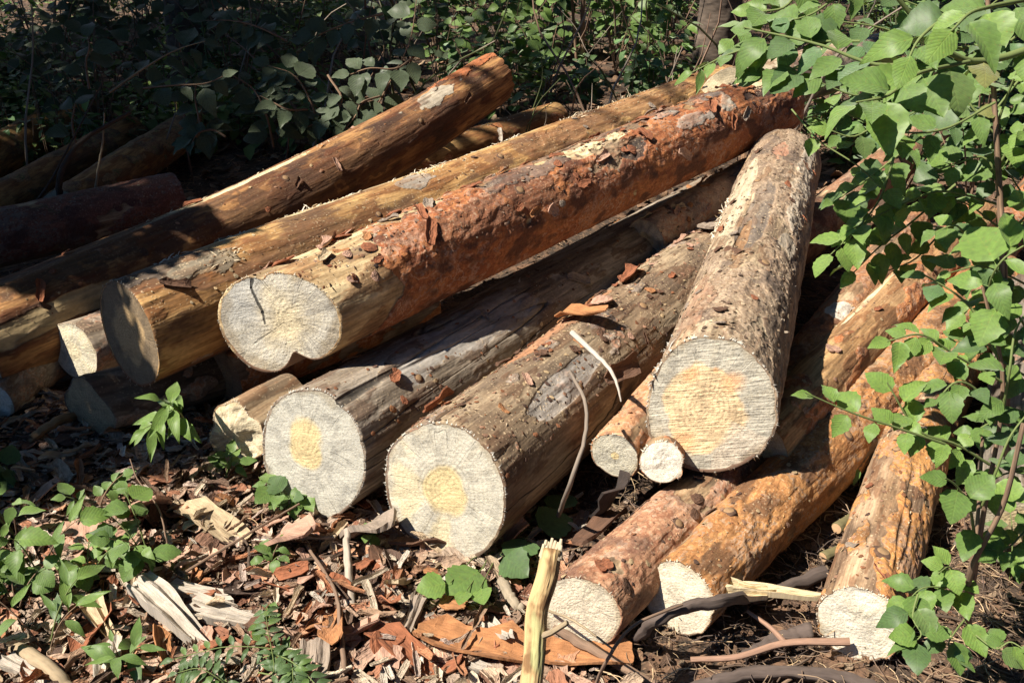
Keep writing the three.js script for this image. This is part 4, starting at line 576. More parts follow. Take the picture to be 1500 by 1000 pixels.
// a shrub with an upright stem at the right edge
{
  const foot = onGround(1478, 760), b = thing('leafy_shrub', 'tall green leafy shrub with a straight upright stem at the right edge', 'shrub', foot);
  const st = W([[1470, 370, 2.2], [1466, 300, 2.2], [1458, 160, 2.18], [1445, -40, 2.1]]); twig(b, [foot.clone(), ...st], 0.009, 0.005, 0, 0, { seed: 20, stem: 'stem', mat: twigMat });
  twig(b, W([[1458, 150, 2.15], [1380, 190, 2.1], [1300, 190, 2.05], [1210, 150, 2.0]]), 0.003, 0.0015, 12, 0.07, { seed: 21 });
  twig(b, W([[1160, 160, 2.3], [1200, 205, 2.25], [1260, 245, 2.22], [1290, 275, 2.2]]), 0.0022, 0.0015, 5, 0.05, { seed: 22, mats: [LM[3]] });
  twig(b, W([[1462, 200, 2.2], [1420, 150, 2.2], [1400, 110, 2.2], [1370, 120, 2.2]]), 0.003, 0.0015, 9, 0.07, { seed: 23 });
  twig(b, W([[1466, 300, 2.25], [1380, 280, 2.25], [1320, 300, 2.25], [1240, 340, 2.2]]), 0.003, 0.0015, 14, 0.075, { seed: 24, mats: [LM[3], LM[1], LM[0]], hang: 0.8 });
  twig(b, W([[1310, 230, 2.25], [1290, 290, 2.25], [1260, 330, 2.22], [1215, 375, 2.2]]), 0.003, 0.0015, 14, 0.075, { seed: 25, mats: [LM[3], LM[1]], hang: 1.0 });
  twig(b, W([[1400, 270, 2.35], [1330, 330, 2.35], [1290, 360, 2.32], [1250, 400, 2.3]]), 0.003, 0.0015, 13, 0.07, { seed: 33, mats: [LM[1], LM[0], LM[3]], hang: 0.9 });
  twig(b, W([[1350, 200, 2.4], [1300, 240, 2.4], [1260, 270, 2.38], [1215, 300, 2.35]]), 0.003, 0.0015, 12, 0.07, { seed: 34, mats: [LM[0], LM[2]], hang: 0.8 });
  twig(b, W([[1440, 300, 2.4], [1390, 330, 2.38], [1340, 380, 2.36], [1290, 400, 2.34]]), 0.003, 0.0015, 12, 0.06, { seed: 35, mats: [LM[1], LM[0], LM[5]], hang: 0.6 });
  twig(b, W([[1466, 260, 2.2], [1440, 230, 2.2], [1400, 240, 2.2], [1370, 250, 2.2]]), 0.003, 0.0015, 7, 0.07, { seed: 26, geos: ROUND, face: 0.9 });
  twig(b, W([[1468, 330, 2.1], [1430, 360, 2.05], [1400, 330, 2.0], [1370, 340, 2.0]]), 0.003, 0.0015, 8, 0.07, { seed: 27 });
  twig(b, W([[1462, 180, 2.2], [1480, 130, 2.15], [1500, 90, 2.1], [1530, 60, 2.1]]), 0.003, 0.0015, 12, 0.065, { seed: 28 });
  twig(b, W([[1465, 240, 2.2], [1490, 200, 2.15], [1510, 190, 2.1], [1540, 180, 2.1]]), 0.003, 0.0015, 9, 0.065, { seed: 29, mats: [LM[3], LM[1]] });
  twig(b, W([[1468, 350, 2.15], [1500, 320, 2.1], [1520, 300, 2.1], [1540, 300, 2.1]]), 0.003, 0.0015, 6, 0.06, { seed: 30 });
  twig(b, W([[1450, 90, 2.3], [1430, 40, 2.3], [1450, 10, 2.3], [1490, -20, 2.3]]), 0.003, 0.0015, 12, 0.075, { seed: 31, mats: [LM[2], LM[0]] });
  twig(b, W([[1440, 60, 2.3], [1400, 30, 2.3], [1350, 10, 2.3], [1300, -10, 2.3]]), 0.003, 0.0015, 12, 0.075, { seed: 32, mats: [LM[2], LM[0]] });
}
// a second, lower shrub in front of it
{
  const foot = onGround(1420, 900), b = thing('leafy_shrub', 'low leafy shrub reaching over the orange logs in the middle right', 'shrub', foot);
  twig(b, [foot.clone(), ...W([[1440, 760, 1.95], [1470, 560, 1.9], [1440, 420, 1.85]])], 0.006, 0.003, 0, 0, { seed: 40, stem: 'stem', mat: twigMat });
  twig(b, W([[1470, 540, 1.9], [1430, 460, 1.9], [1400, 430, 1.9], [1350, 400, 1.9]]), 0.003, 0.0015, 10, 0.07, { seed: 41 });
  twig(b, W([[1470, 470, 1.8], [1450, 420, 1.75], [1470, 380, 1.7], [1500, 360, 1.7]]), 0.003, 0.0015, 8, 0.1, { seed: 42, geos: LANCE.concat(OVATE) });
  twig(b, W([[1470, 560, 1.9], [1400, 520, 1.85], [1350, 490, 1.82], [1300, 500, 1.8]]), 0.003, 0.0015, 12, 0.06, { seed: 43, mats: [LM[1], LM[3], LM[0]] });
  twig(b, W([[1450, 680, 1.85], [1400, 650, 1.82], [1345, 630, 1.8], [1300, 560, 1.78]]), 0.003, 0.0015, 11, 0.07, { seed: 44, mats: [LM[1], LM[3], LM[0]] });
  twig(b, W([[1385, 650, 1.75], [1310, 625, 1.72], [1250, 605, 1.7], [1180, 575, 1.68]]), 0.0025, 0.0012, 9, 0.066, { seed: 45, mats: [LM[1], LM[3]], face: 0.9, hang: 0.6, from: 0 });
  twig(b, W([[1470, 600, 1.8], [1480, 540, 1.75], [1490, 480, 1.75], [1520, 440, 1.75]]), 0.003, 0.0015, 9, 0.07, { seed: 46 });
  twig(b, W([[1440, 740, 1.85], [1460, 690, 1.8], [1480, 640, 1.78], [1510, 600, 1.78]]), 0.003, 0.0015, 8, 0.07, { seed: 47 });
  twig(b, W([[1460, 620, 1.85], [1430, 570, 1.82], [1400, 560, 1.8], [1370, 590, 1.8]]), 0.003, 0.0015, 8, 0.065, { seed: 48, mats: [LM[0], LM[2]] });
  twig(b, W([[1430, 800, 1.8], [1420, 740, 1.75], [1400, 710, 1.72], [1385, 700, 1.7]]), 0.003, 0.0015, 4, 0.08, { seed: 49, mats: [LM[0]], face: 0.9 });
}
{
  const foot = onGround(1560, 820), b = thing('leafy_shrub', 'leafy shrub filling the right edge in front of the weathered grey log', 'shrub', foot);
  twig(b, [foot.clone(), ...W([[1530, 700, 2.2], [1515, 500, 2.25], [1500, 330, 2.3]])], 0.007, 0.003, 0, 0, { seed: 80, stem: 'stem', mat: twigMat });
  [[[1520, 560, 2.2], [1470, 530, 2.2], [1440, 500, 2.2], [1400, 500, 2.2]], [[1515, 500, 2.25], [1480, 450, 2.2], [1440, 440, 2.2], [1410, 460, 2.2]], [[1510, 420, 2.3], [1470, 400, 2.25], [1430, 390, 2.2], [1390, 400, 2.2]], [[1505, 360, 2.3], [1460, 330, 2.3], [1420, 300, 2.3], [1390, 290, 2.3]], [[1525, 640, 2.15], [1490, 620, 2.1], [1450, 620, 2.1], [1420, 640, 2.1]], [[1530, 700, 2.1], [1500, 690, 2.05], [1460, 700, 2.0], [1440, 720, 2.0]], [[1505, 350, 2.3], [1500, 290, 2.3], [1480, 250, 2.3], [1490, 210, 2.3]], [[1530, 760, 2.1], [1500, 780, 2.05], [1480, 800, 2.0], [1460, 810, 2.0]]].forEach((t, i) => twig(b, W(t), 0.003, 0.0013, 11, 0.066, { seed: 810 + i, mats: i % 2 ? [LM[1], LM[0], LM[5]] : [LM[0], LM[2], LM[3]], hang: 0.4, face: 0.7 }));
}
// sapling beside the lowest right log
{
  const foot = onGround(1425, 955), b = thing('sapling', 'small green sapling beside the white end of the lowest right log', 'sapling', foot);
  twig(b, [foot.clone(), ...W([[1418, 860, 1.85], [1430, 790, 1.85], [1440, 640, 1.9]])], 0.006, 0.003, 0, 0, { seed: 60, stem: 'stem', mat: twigMat });
  twig(b, [foot.clone(), ...W([[1425, 830, 1.8], [1470, 740, 1.75], [1500, 620, 1.7]])], 0.006, 0.004, 0, 0, { seed: 61, stem: 'stem', mat: twigMat });
  twig(b, W([[1420, 860, 1.86], [1385, 860, 1.84], [1350, 862, 1.82], [1330, 880, 1.82]]), 0.002, 0.001, 8, 0.062, { seed: 62 });
  twig(b, W([[1418, 860, 1.86], [1400, 840, 1.84], [1390, 830, 1.82], [1375, 840, 1.8]]), 0.002, 0.001, 7, 0.045, { seed: 63, mats: [LM[3], LM[1]] });
  twig(b, W([[1345, 870, 1.8], [1338, 905, 1.78], [1350, 930, 1.76], [1330, 945, 1.76]]), 0.002, 0.001, 8, 0.065, { seed: 64 });
  twig(b, W([[1420, 900, 1.84], [1400, 925, 1.8], [1390, 945, 1.78], [1400, 965, 1.78]]), 0.002, 0.001, 6, 0.06, { seed: 65 });
  twig(b, W([[1430, 930, 1.8], [1460, 950, 1.78], [1480, 940, 1.78], [1500, 950, 1.76]]), 0.002, 0.001, 5, 0.055, { seed: 66 });
}
// the fresh sprig in front of the shaded log ends on the left
{
  const foot = onGround(285, 640), b = thing('fresh_sprig', 'fresh green sprig of narrow leaves in front of the dark log ends at the left', 'sprig', foot);
  twig(b, W([[275, 630, 2.7], [268, 612, 2.68], [262, 604, 2.66], [250, 600, 2.64]]), 0.003, 0.0015, 6, 0.1, { seed: 70, geos: LANCE, mats: [LM[1], LM[0]], hang: 1.6 });
  twig(b, W([[270, 615, 2.68], [258, 600, 2.64], [248, 592, 2.62], [235, 585, 2.6]]), 0.002, 0.001, 9, 0.105, { seed: 71, geos: LANCE, mats: [LM[1], LM[0]], hang: 1.3 });
  twig(b, W([[262, 608, 2.66], [240, 612, 2.62], [225, 620, 2.6], [210, 628, 2.58]]), 0.002, 0.001, 6, 0.1, { seed: 72, geos: LANCE, mats: [LM[1]], hang: 0.8 });
}
// broad leaves under the front log
{
  const foot = onGround(740, 800), b = thing('seedling', 'seedling with broad ribbed leaves under the front centre log', 'seedling', foot);
  for (const [x, y, s, dx, dz, m] of [[690, 845, 0.11, -0.5, 0.6, 0], [745, 822, 0.1, 0.4, 0.5, 2], [640, 858, 0.075, -0.8, 0.3, 1], [800, 770, 0.12, 0.6, -0.3, 2], [765, 800, 0.1, -0.3, 0.7, 2], [705, 868, 0.06, 0.1, 0.6, 1], [680, 872, 0.05, -0.2, 0.7, 1], [820, 740, 0.1, 0.3, -0.8, 2]]) {
    const p = onGround(x, y, 0.06), r = rng(x); setLeaf(b, p.clone().sub(foot).add(V(-dx * s * 0.5, 0, -dz * s * 0.5)), V(dx, 0.1, dz), V(-0.25, 1, 0.45), s, ROUND, [LM[m]], r);
    part('stem', tube([V(0, 0, 0), p.clone().sub(foot).multiplyScalar(0.5).add(V(0, 0.02, 0)), p.clone().sub(foot).add(V(-dx * s * 0.5, 0, -dz * s * 0.5))], [0.002, 0.0016, 0.0012], 5), stemMat, b);
  }
}
// seedlings on the ground at the lower left
function seedling(label, px, py, stems, o) {
  const foot = onGround(px, py), b = thing('seedling', label, 'seedling', foot, o.group), r = rng(px * 7 + py);
  for (let i = 0; i < stems; i++) {
    const a = r() * 6.28, h = o.h * (0.7 + 0.5 * r()), q = foot.clone().add(V(Math.cos(a) * h * 0.7, h, Math.sin(a) * h * 0.5));
    twig(b, [foot.clone(), foot.clone().lerp(q, 0.4).add(V(0, h * 0.18, 0)), foot.clone().lerp(q, 0.75).add(V(0, h * 0.12, 0)), q], 0.002, 0.001, o.n, o.size, { seed: px + i * 17 + py, geos: o.geos, mats: o.mats ?? [LM[0], LM[1], LM[2]], from: 0.3, face: 0.5, stem: 'stem', mat: i % 2 ? stemMat : twigMat });
  }
  return b;
}
seedling('seedling with toothed leaves at the left edge above the dark seedling', 60, 850, 4, { h: 0.19, n: 4, size: 0.085, geos: OVATE.slice(4, 6).concat(LANCE) });
seedling('dark green seedling in the lower left corner with long hanging leaves', 70, 960, 3, { h: 0.16, n: 4, size: 0.09, geos: LANCE });
seedling('upright seedling with glossy oval leaves in the bark litter, left of the front logs', 225, 840, 5, { h: 0.16, n: 5, size: 0.075, geos: OVATE.concat(ROUND) });
seedling('cluster of small round leaves below the left sawn end', 430, 745, 4, { h: 0.08, n: 5, size: 0.06, geos: ROUND.concat(OVATE) });
seedling('small leaves at the foot of the rough broken log end', 330, 705, 3, { h: 0.07, n: 4, size: 0.055, geos: OVATE });
seedling('little plant with three leaves among red bark near the middle of the foreground litter', 395, 835, 3, { h: 0.06, n: 3, size: 0.055, geos: OVATE });
seedling('seedling beside the bark chunk between the two front ends', 545, 800, 3, { h: 0.05, n: 3, size: 0.05, geos: OVATE });
seedling('low green plant in the shade at the left edge of the ground', 20, 705, 3, { h: 0.09, n: 4, size: 0.07, geos: OVATE, mats: [LM[2]] });
seedling('small bright plant growing on the log gap below the orange-barked log', 900, 345, 2, { h: 0.05, n: 3, size: 0.03, geos: OVATE, mats: [LM[1]] });
seedling('narrow-leaved plant between the cut branches on the right', 1260, 720, 4, { h: 0.12, n: 5, size: 0.05, geos: LANCE });
seedling('low leaves at the bottom right corner', 1480, 850, 4, { h: 0.14, n: 5, size: 0.06, geos: OVATE });
seedling('leaves on the ground at the right edge below the weathered log', 1490, 760, 4, { h: 0.12, n: 5, size: 0.06, geos: ROUND });
seedling('dark leaved plant at the bottom edge left of the pale slabs', 180, 985, 3, { h: 0.08, n: 4, size: 0.08, geos: LANCE });
// rowan seedling: feathered leaves of many paired leaflets
{
  const foot = onGround(330, 985), b = thing('rowan_seedling', 'seedling with feathered leaves of small paired leaflets at the bottom left', 'seedling', foot), r = rng(99);
  for (const [x0, y0, x1, y1] of [[400, 985, 388, 890], [420, 955, 255, 965], [430, 980, 430, 1010], [330, 1000, 260, 985], [395, 960, 470, 1010]]) {
    const p0 = onGround(x0, y0, 0.05), p1 = onGround(x1, y1, 0.07), mid = p0.clone().lerp(p1, 0.5).add(V(0, 0.025, 0)), P = curve([foot.clone().lerp(p0, 0.7), p0, mid, p1], 14).map((p) => p.sub(foot));
    part('stem', tube(P, taper(15, 0.0018, 0.0008), 5), stemMat, b);
    for (let i = 4; i <= 14; i += 1) for (const s of i === 14 ? [0] : [-1, 1]) { const d = P[Math.min(14, i + 1)].clone().sub(P[i - 1]).normalize(), n = V((r() - 0.5) * 0.4, 1, 0.35 + (r() - 0.5) * 0.4).normalize(), ac = d.clone().cross(n).normalize(); setLeaf(b, P[i], s ? ac.multiplyScalar(s).addScaledVector(d, 0.45) : d, n, 0.036, LANCE.slice(0, 2), [LM[2], LM[0]], r); }
  }
}
// the grey-green bush in half shade behind the raised log
{
  const foot = onGround(420, 120), b = thing('leafy_bush', 'grey-green leafy bush in half shade behind the raised back log', 'bush', foot);
  const tw = [[[520, 215, 5.0], [560, 140, 4.9], [600, 60, 4.8], [610, 0, 4.8]], [[610, 80, 4.8], [580, 100, 4.75], [540, 100, 4.7], [510, 110, 4.7]], [[560, 140, 4.9], [530, 150, 4.8], [520, 170, 4.7], [505, 190, 4.7]], [[470, 200, 4.8], [455, 150, 4.7], [430, 110, 4.7], [390, 95, 4.7]], [[450, 160, 4.7], [420, 160, 4.6], [400, 150, 4.6], [380, 140, 4.6]],
    [[400, 215, 4.7], [390, 170, 4.6], [370, 130, 4.6], [340, 110, 4.6]], [[300, 225, 4.5], [290, 170, 4.5], [285, 140, 4.5], [290, 110, 4.5]], [[160, 135, 4.4], [210, 100, 4.4], [260, 72, 4.5], [300, 60, 4.5]], [[200, 130, 4.4], [250, 125, 4.4], [300, 122, 4.4], [330, 110, 4.4]], [[420, 60, 4.8], [380, 40, 4.8], [340, 30, 4.8], [300, 30, 4.8]], [[560, 20, 5.0], [520, 30, 5.0], [470, 50, 5.0], [430, 80, 5.0]], [[130, 130, 4.3], [125, 90, 4.3], [130, 70, 4.3], [128, 55, 4.3]], [[110, 210, 4.2], [105, 180, 4.2], [108, 160, 4.2], [110, 150, 4.2]], [[480, 110, 4.8], [500, 150, 4.7], [470, 175, 4.7], [440, 190, 4.7]], [[330, 200, 4.5], [310, 190, 4.5], [290, 195, 4.45], [280, 210, 4.4]]];
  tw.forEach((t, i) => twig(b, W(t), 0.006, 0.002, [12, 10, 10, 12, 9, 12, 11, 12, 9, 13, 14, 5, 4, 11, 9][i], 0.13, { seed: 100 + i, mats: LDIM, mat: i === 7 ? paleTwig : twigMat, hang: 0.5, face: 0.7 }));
}

seedling('sunlit plant with bright pointed leaves at the left edge below the shaded ground', 25, 790, 4, { h: 0.15, n: 5, size: 0.065, geos: OVATE, mats: [LM[1], LM[0]] });
seedling('bright small-leaved plant in the litter right of the left edge plants', 130, 860, 4, { h: 0.12, n: 5, size: 0.055, geos: OVATE, mats: [LM[1], LM[3], LM[0]] });
seedling('bright sprouting plant left of the glossy seedling, under the shaded ground', 140, 760, 3, { h: 0.11, n: 5, size: 0.06, geos: OVATE.concat(LANCE), mats: [LM[0], LM[3]] });
seedling('small plant in the lower left corner beside the grey branch', 25, 900, 4, { h: 0.12, n: 5, size: 0.065, geos: OVATE, mats: [LM[0], LM[5]] });
seedling('two-leaved sprout among the chips below the feathered seedling', 395, 930, 2, { h: 0.05, n: 4, size: 0.04, geos: OVATE, mats: [LM[0]] });
// ---------------------------------------------------------------- undergrowth behind the pile
{
  const r = rng(17), lg = mesh([0, 0, 0, 0.3, 0.08, 0.35, 0.22, 0.02, 0.75, 0, -0.1, 1, -0.22, 0.02, 0.75, -0.3, 0.08, 0.35, 0, -0.02, 0.55], [0, 6, 1, 1, 6, 2, 2, 6, 3, 3, 6, 4, 4, 6, 5, 5, 6, 0]);
  const M = [], C = [], stems = [], m = new THREE.Matrix4(), q = new THREE.Quaternion(), e = new THREE.Euler();
  for (let n = 0; n < 3400; n++) {
    const z = -5.3 - 9 * Math.pow(r(), 1.25), x = (r() - 0.5) * 2 * (1.2 - z * 0.62) + 0.2;
    const d = n3(x * 0.7, z * 0.7, 4); if (d < (z < -6.4 ? 0.1 : -0.02) || (z < -6 && Math.abs(x / -z - 0.2) < 0.028)) continue;
    if (z > -6.3 && x > -0.3 && x < 1.6) continue;
    const y = groundH(x, z), h = (0.14 + 0.55 * r() * r() + 0.7 * Math.max(0, d) * r()) * (1 + 0.07 * (-z - 5)), ls = 0.04 + 0.1 * r() * r(), hue = r(), k = 14 + Math.floor(20 * r());
    stems.push([x, y, z, h]);
    for (let i = 0; i < k; i++) {
      const f = Math.sqrt(r()), a = r() * 6.283, w = h * 0.55 * (0.3 + 0.7 * r()) * (1.1 - f * 0.5);
      e.set(0.2 + (r() - 0.5) * 1.1, a, (r() - 0.5) * 0.8, 'YXZ'); const s = ls * (0.7 + 0.6 * r());
      m.compose(V(x + Math.sin(a) * w, y + h * f, z + Math.cos(a) * w), q.setFromEuler(e), V(s * (0.8 + 0.4 * r()), s, s)); M.push(m.clone()); const b = 0.7 + 0.7 * r(); C.push(lin((0.8 + hue * 0.5) * b, b, (0.6 + 0.5 * (1 - hue)) * b));
    }
  }
  const im = new THREE.InstancedMesh(lg, leafPhys(0.1, 0.2, 0.04, { clearcoat: 0.3 }), M.length); im.name = 'undergrowth'; im.userData.kind = 'stuff'; im.castShadow = im.receiveShadow = true;
  M.forEach((a, i) => { im.setMatrixAt(i, a); im.setColorAt(i, C[i]); }); scene.add(im); tag(im, 'dense leafy undergrowth on the shaded forest floor behind the pile', 'undergrowth');
  const sg = new THREE.CylinderGeometry(0.5, 1, 1, 5), st = new THREE.InstancedMesh(sg, twigMat, stems.length); st.name = 'undergrowth_stems'; st.userData.kind = 'stuff'; st.castShadow = true;
  stems.forEach(([x, y, z, h], i) => { e.set((r() - 0.5) * 0.3, 0, (r() - 0.5) * 0.3); m.compose(V(x, y + h * 0.45, z), q.setFromEuler(e), V(0.004, h, 0.004)); st.setMatrixAt(i, m); }); scene.add(st); tag(st, 'thin stems standing in the undergrowth behind the pile', 'stems');
}
// a few taller bushes and saplings that can be told apart
function bush(name, label, px, py, depth, hgt, n, size, mats, seed, geos) {
  const top = away(px, py, depth), foot = V(top.x, groundH(top.x, top.z), top.z), b = thing(name, label, name.replace('_', ' ').replace('leafy ', ''), foot), r = rng(seed);
  for (let i = 0; i < n; i++) { const a = r() * 6.28, w = hgt * (0.15 + 0.35 * r()), h = hgt * (0.6 + 0.6 * r()), p = foot.clone().add(V(Math.cos(a) * w, h, Math.sin(a) * w)); twig(b, [foot.clone(), foot.clone().lerp(p, 0.4).add(V(0, h * 0.15, 0)), foot.clone().lerp(p, 0.75).add(V(0, h * 0.1, 0)), p], 0.005, 0.002, 9, size, { seed: seed * 13 + i, mats, geos, from: 0.3, stem: 'stem', mat: twigMat, face: 0.6 }); }
}
bush('leafy_bush', 'bright green bush standing in a patch of sun at the top middle', 745, 60, 7.4, 0.75, 9, 0.13, [LM[1], LM[0]], 3, OVATE);
bush('leafy_bush', 'green bush left of the sunny bush, behind the raised log end', 640, 40, 7.0, 0.7, 8, 0.12, [LM[0], LM[2], LDIM[0]], 4, OVATE);
bush('leafy_bush', 'low bush with sunlit leaves right of the thin pink stem at the top', 960, 70, 7.6, 0.6, 9, 0.11, [LM[0], LM[1], LM[2]], 5, OVATE);
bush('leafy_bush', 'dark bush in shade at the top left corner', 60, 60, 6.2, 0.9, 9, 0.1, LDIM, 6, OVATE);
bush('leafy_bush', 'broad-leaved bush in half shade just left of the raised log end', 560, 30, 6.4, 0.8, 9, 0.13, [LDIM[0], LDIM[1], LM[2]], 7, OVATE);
bush('leafy_bush', 'sunlit bush at the top, between the pink stem and the leafy branch', 905, 30, 7.8, 0.8, 10, 0.13, [LM[0], LM[1]], 8, OVATE);
bush('leafy_bush', 'green bush at the top centre behind the raised log end, right of it', 800, 90, 7.0, 0.5, 8, 0.12, [LM[0], LM[2]], 9, ROUND.concat(OVATE));
bush('leafy_bush', 'dark bush in deep shade beside the dark trunk at the top left', 190, 40, 6.6, 0.9, 9, 0.12, LDIM, 11, OVATE);
bush('leafy_bush', 'green plant on the shaded ground just beyond the short yellow-brown log', 860, 130, 6.4, 0.35, 7, 0.09, [LM[2], LDIM[0], LM[0]], 12, OVATE);
bush('leafy_bush', 'leafy bush in the gap between the right shrub and the pile', 1330, 180, 4.6, 0.5, 8, 0.08, [LM[2], LM[0]], 13, OVATE);
bush('leafy_bush', 'bush at the top right edge behind the shrub stem', 1460, 120, 4.4, 0.7, 9, 0.09, [LM[2], LM[0], LDIM[2]], 14, OVATE);
bush('leafy_bush', 'layered green bush at the top edge right of the grey-green bush', 640, -10, 8.2, 0.9, 9, 0.15, [LM[0], LM[2], LDIM[0]], 21, OVATE);
bush('leafy_bush', 'large-leaved bush at the top edge left of the pink stem', 800, -5, 8.4, 0.9, 9, 0.15, [LM[2], LM[0]], 22, OVATE);
bush('leafy_bush', 'low large-leaved plant in front of the sunny bush', 700, 110, 6.6, 0.4, 7, 0.12, [LM[2], LDIM[0], LM[0]], 23, OVATE);
bush('leafy_bush', 'spreading bush low behind the far end of the ochre log', 950, 120, 6.6, 0.35, 8, 0.1, [LM[2], LM[0]], 24, OVATE);
bush('leafy_bush', 'bush at the top edge just left of the grey-brown trunk', 985, 10, 9.0, 0.9, 9, 0.14, [LM[2], LDIM[0], LM[0]], 25, OVATE);
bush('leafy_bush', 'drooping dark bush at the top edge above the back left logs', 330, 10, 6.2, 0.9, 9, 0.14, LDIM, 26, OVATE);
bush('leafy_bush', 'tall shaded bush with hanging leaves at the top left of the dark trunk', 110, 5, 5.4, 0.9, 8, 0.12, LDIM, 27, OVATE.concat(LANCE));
{
  const f = onGround(853, 92), b = thing('sapling', 'thin pinkish bare sapling stem at the top middle', 'sapling', f);
  part('stem', tube(curve([V(0, 0, 0), V(-0.01, 0.5, 0), V(0.0, 1.1, 0), V(-0.03, 2.2, 0)], 10), taper(11, 0.022, 0.012), 7, 0.1, 2), std({ map: flakeTex.map, color: lin(0.36, 0.24, 0.17) }), b);
  part('stem', tube(curve([V(-0.05, 0, 0.05), V(-0.1, 0.5, 0), V(-0.17, 1.1, 0), V(-0.2, 2.2, 0)], 10), taper(11, 0.014, 0.008), 7, 0.1, 5), twigMat, b);
}

{
  const r = rng(91), g = tube(curve([V(0, 0, 0), V(0.03, 0.35, 0.02), V(-0.02, 0.7, 0.05), V(0.06, 1, 0)], 8), taper(9, 0.008, 0.003), 5, 0.1, 2), n = 420, im = new THREE.InstancedMesh(g, std({ map: flakeTex.map, roughness: 1 }), n), m = new THREE.Matrix4(), q = new THREE.Quaternion(), e = new THREE.Euler();
  for (let i = 0; i < n; i++) { const z = -5.0 - 7 * r(), x = (r() - 0.5) * 2 * (1.2 - z * 0.6), s = 0.4 + 0.9 * r(); e.set((r() - 0.5) * 1.7, r() * 6.3, (r() - 0.5) * 1.7, 'YXZ'); m.compose(V(x, groundH(x, z), z), q.setFromEuler(e), V(s, s, s)); im.setMatrixAt(i, m); const c = [[0.3, 0.2, 0.14], [0.16, 0.11, 0.08], [0.36, 0.31, 0.25], [0.1, 0.13, 0.05]][Math.floor(r() * 4)]; im.setColorAt(i, lin(...c)); }
  im.name = 'dead_stems'; im.userData.kind = 'stuff'; im.castShadow = im.receiveShadow = true; scene.add(im); tag(im, 'tangle of dead stems and leaning twigs in the undergrowth behind the pile', 'dead stems');
}
// ---------------------------------------------------------------- litter on the ground
const iMat = std({ map: flakeTex.map, bumpMap: flakeTex.bump, bumpScale: 0.01, roughness: 1, side: THREE.DoubleSide });
function scatter(name, label, category, geo, mat, n, seed, where, sizes, pal, o = {}) {
  const r = rng(seed), im = new THREE.InstancedMesh(geo, mat, n), m = new THREE.Matrix4(), q = new THREE.Quaternion(), e = new THREE.Euler(); im.name = numbered(name); im.userData.kind = 'stuff'; im.castShadow = im.receiveShadow = true;
  for (let i = 0; i < n; i++) {
    let p; for (let k = 0; k < 30; k++) { p = where(r); if (p) break; } if (!p) p = [0, -50];
    const s = sizes[0] + (sizes[1] - sizes[0]) * Math.pow(r(), o.pow ?? 2.5);
    e.set((r() - 0.5) * (o.tilt ?? 1), r() * 6.283, (r() - 0.5) * (o.tilt ?? 1), 'YXZ');
    m.compose(V(p[0], groundH(p[0], p[1]) + (o.lift ?? 0.2) * s + (o.pile ?? 0.012) * r(), p[1]), q.setFromEuler(e), V(s * (o.sx ?? 1) * (0.8 + 0.4 * r()), s * (o.sy ?? 1), s)); im.setMatrixAt(i, m);
    const c = pal[Math.floor(r() * pal.length)], b = 0.95 + 0.65 * r(); im.setColorAt(i, lin(c[0] * b, c[1] * b, c[2] * b));
  }
  scene.add(im); return tag(im, label, category);
}
const RED = [[0.4, 0.19, 0.11], [0.48, 0.27, 0.16], [0.54, 0.36, 0.26], [0.32, 0.15, 0.09], [0.18, 0.1, 0.065], [0.56, 0.43, 0.31], [0.42, 0.33, 0.25], [0.1, 0.065, 0.048], [0.3, 0.21, 0.145], [0.5, 0.36, 0.26]];
const BROWN = [[0.16, 0.1, 0.065], [0.24, 0.15, 0.09], [0.1, 0.065, 0.045], [0.32, 0.2, 0.12], [0.36, 0.27, 0.18]];
// the bark heap lies in front of the left half of the pile, dark soil on the right
const front = (r) => { const x = -1.7 + 2.2 * r(), z = -1.3 - 1.5 * r(); return x > 0.15 + 0.25 * n3(z * 3, 1, x * 2) ? null : [x, z]; };
const right = (r) => { const x = -0.1 + 2 * r(), z = -1.3 - 1.7 * r(); return [x, z]; };
const near = (r) => [-2.6 + 5.4 * r(), -1.2 - 4.6 * r()];
const edge = (r) => [-5 + 10 * r(), -4.5 - 5 * r()];
FLAKES.forEach((g, i) => scatter('bark_litter', ['red-brown bark flakes heaped on the ground in front of the pile', 'pinkish bark chips among the litter in front of the pile', 'long curled bark strips in the litter in front of the pile', 'thick broken bark pieces in the front litter', 'thin torn bark scraps in the front litter', 'narrow bark slivers in the front litter'][i], 'bark litter', g, iMat, [1300, 1300, 800, 800, 1200, 900][i], 200 + i, front, [0.006, 0.046], RED, { pow: 2.6, pile: 0.014, tilt: 0.8, lift: 0.12 }));
scatter('bark_crumb_litter', 'small crumbs of bark and rotten wood covering the soil round the pile', 'bark crumbs', FLAKES[1], iMat, 16000, 210, near, [0.003, 0.014], RED.concat(BROWN, BROWN), { pow: 2, pile: 0.01 });
scatter('bark_crumb_litter', 'fine reddish crumbs between the flakes in front of the pile', 'bark crumbs', FLAKES[0], iMat, 18000, 211, front, [0.003, 0.014], RED.concat([[0.62, 0.52, 0.4], [0.56, 0.38, 0.28], [0.6, 0.46, 0.36]]), { pow: 2, pile: 0.014 });
scatter('wood_chip_litter', 'pale wood chips sprinkled over the front litter', 'wood chips', FLAKES[2], iMat, 1900, 212, front, [0.004, 0.03], [[0.62, 0.53, 0.4], [0.66, 0.6, 0.5], [0.6, 0.44, 0.32], [0.62, 0.5, 0.42]], { pow: 2.2, pile: 0.035, sx: 0.7 });
scatter('wood_shred_litter', 'torn pale and rust wood shreds lying every way over the front litter', 'wood shreds', FLAKES[5], iMat, 1100, 215, front, [0.01, 0.04], [[0.5, 0.4, 0.27], [0.6, 0.52, 0.4], [0.42, 0.2, 0.1], [0.3, 0.2, 0.13], [0.14, 0.09, 0.06]], { pow: 1.6, sx: 0.5, pile: 0.035, tilt: 1.1 });
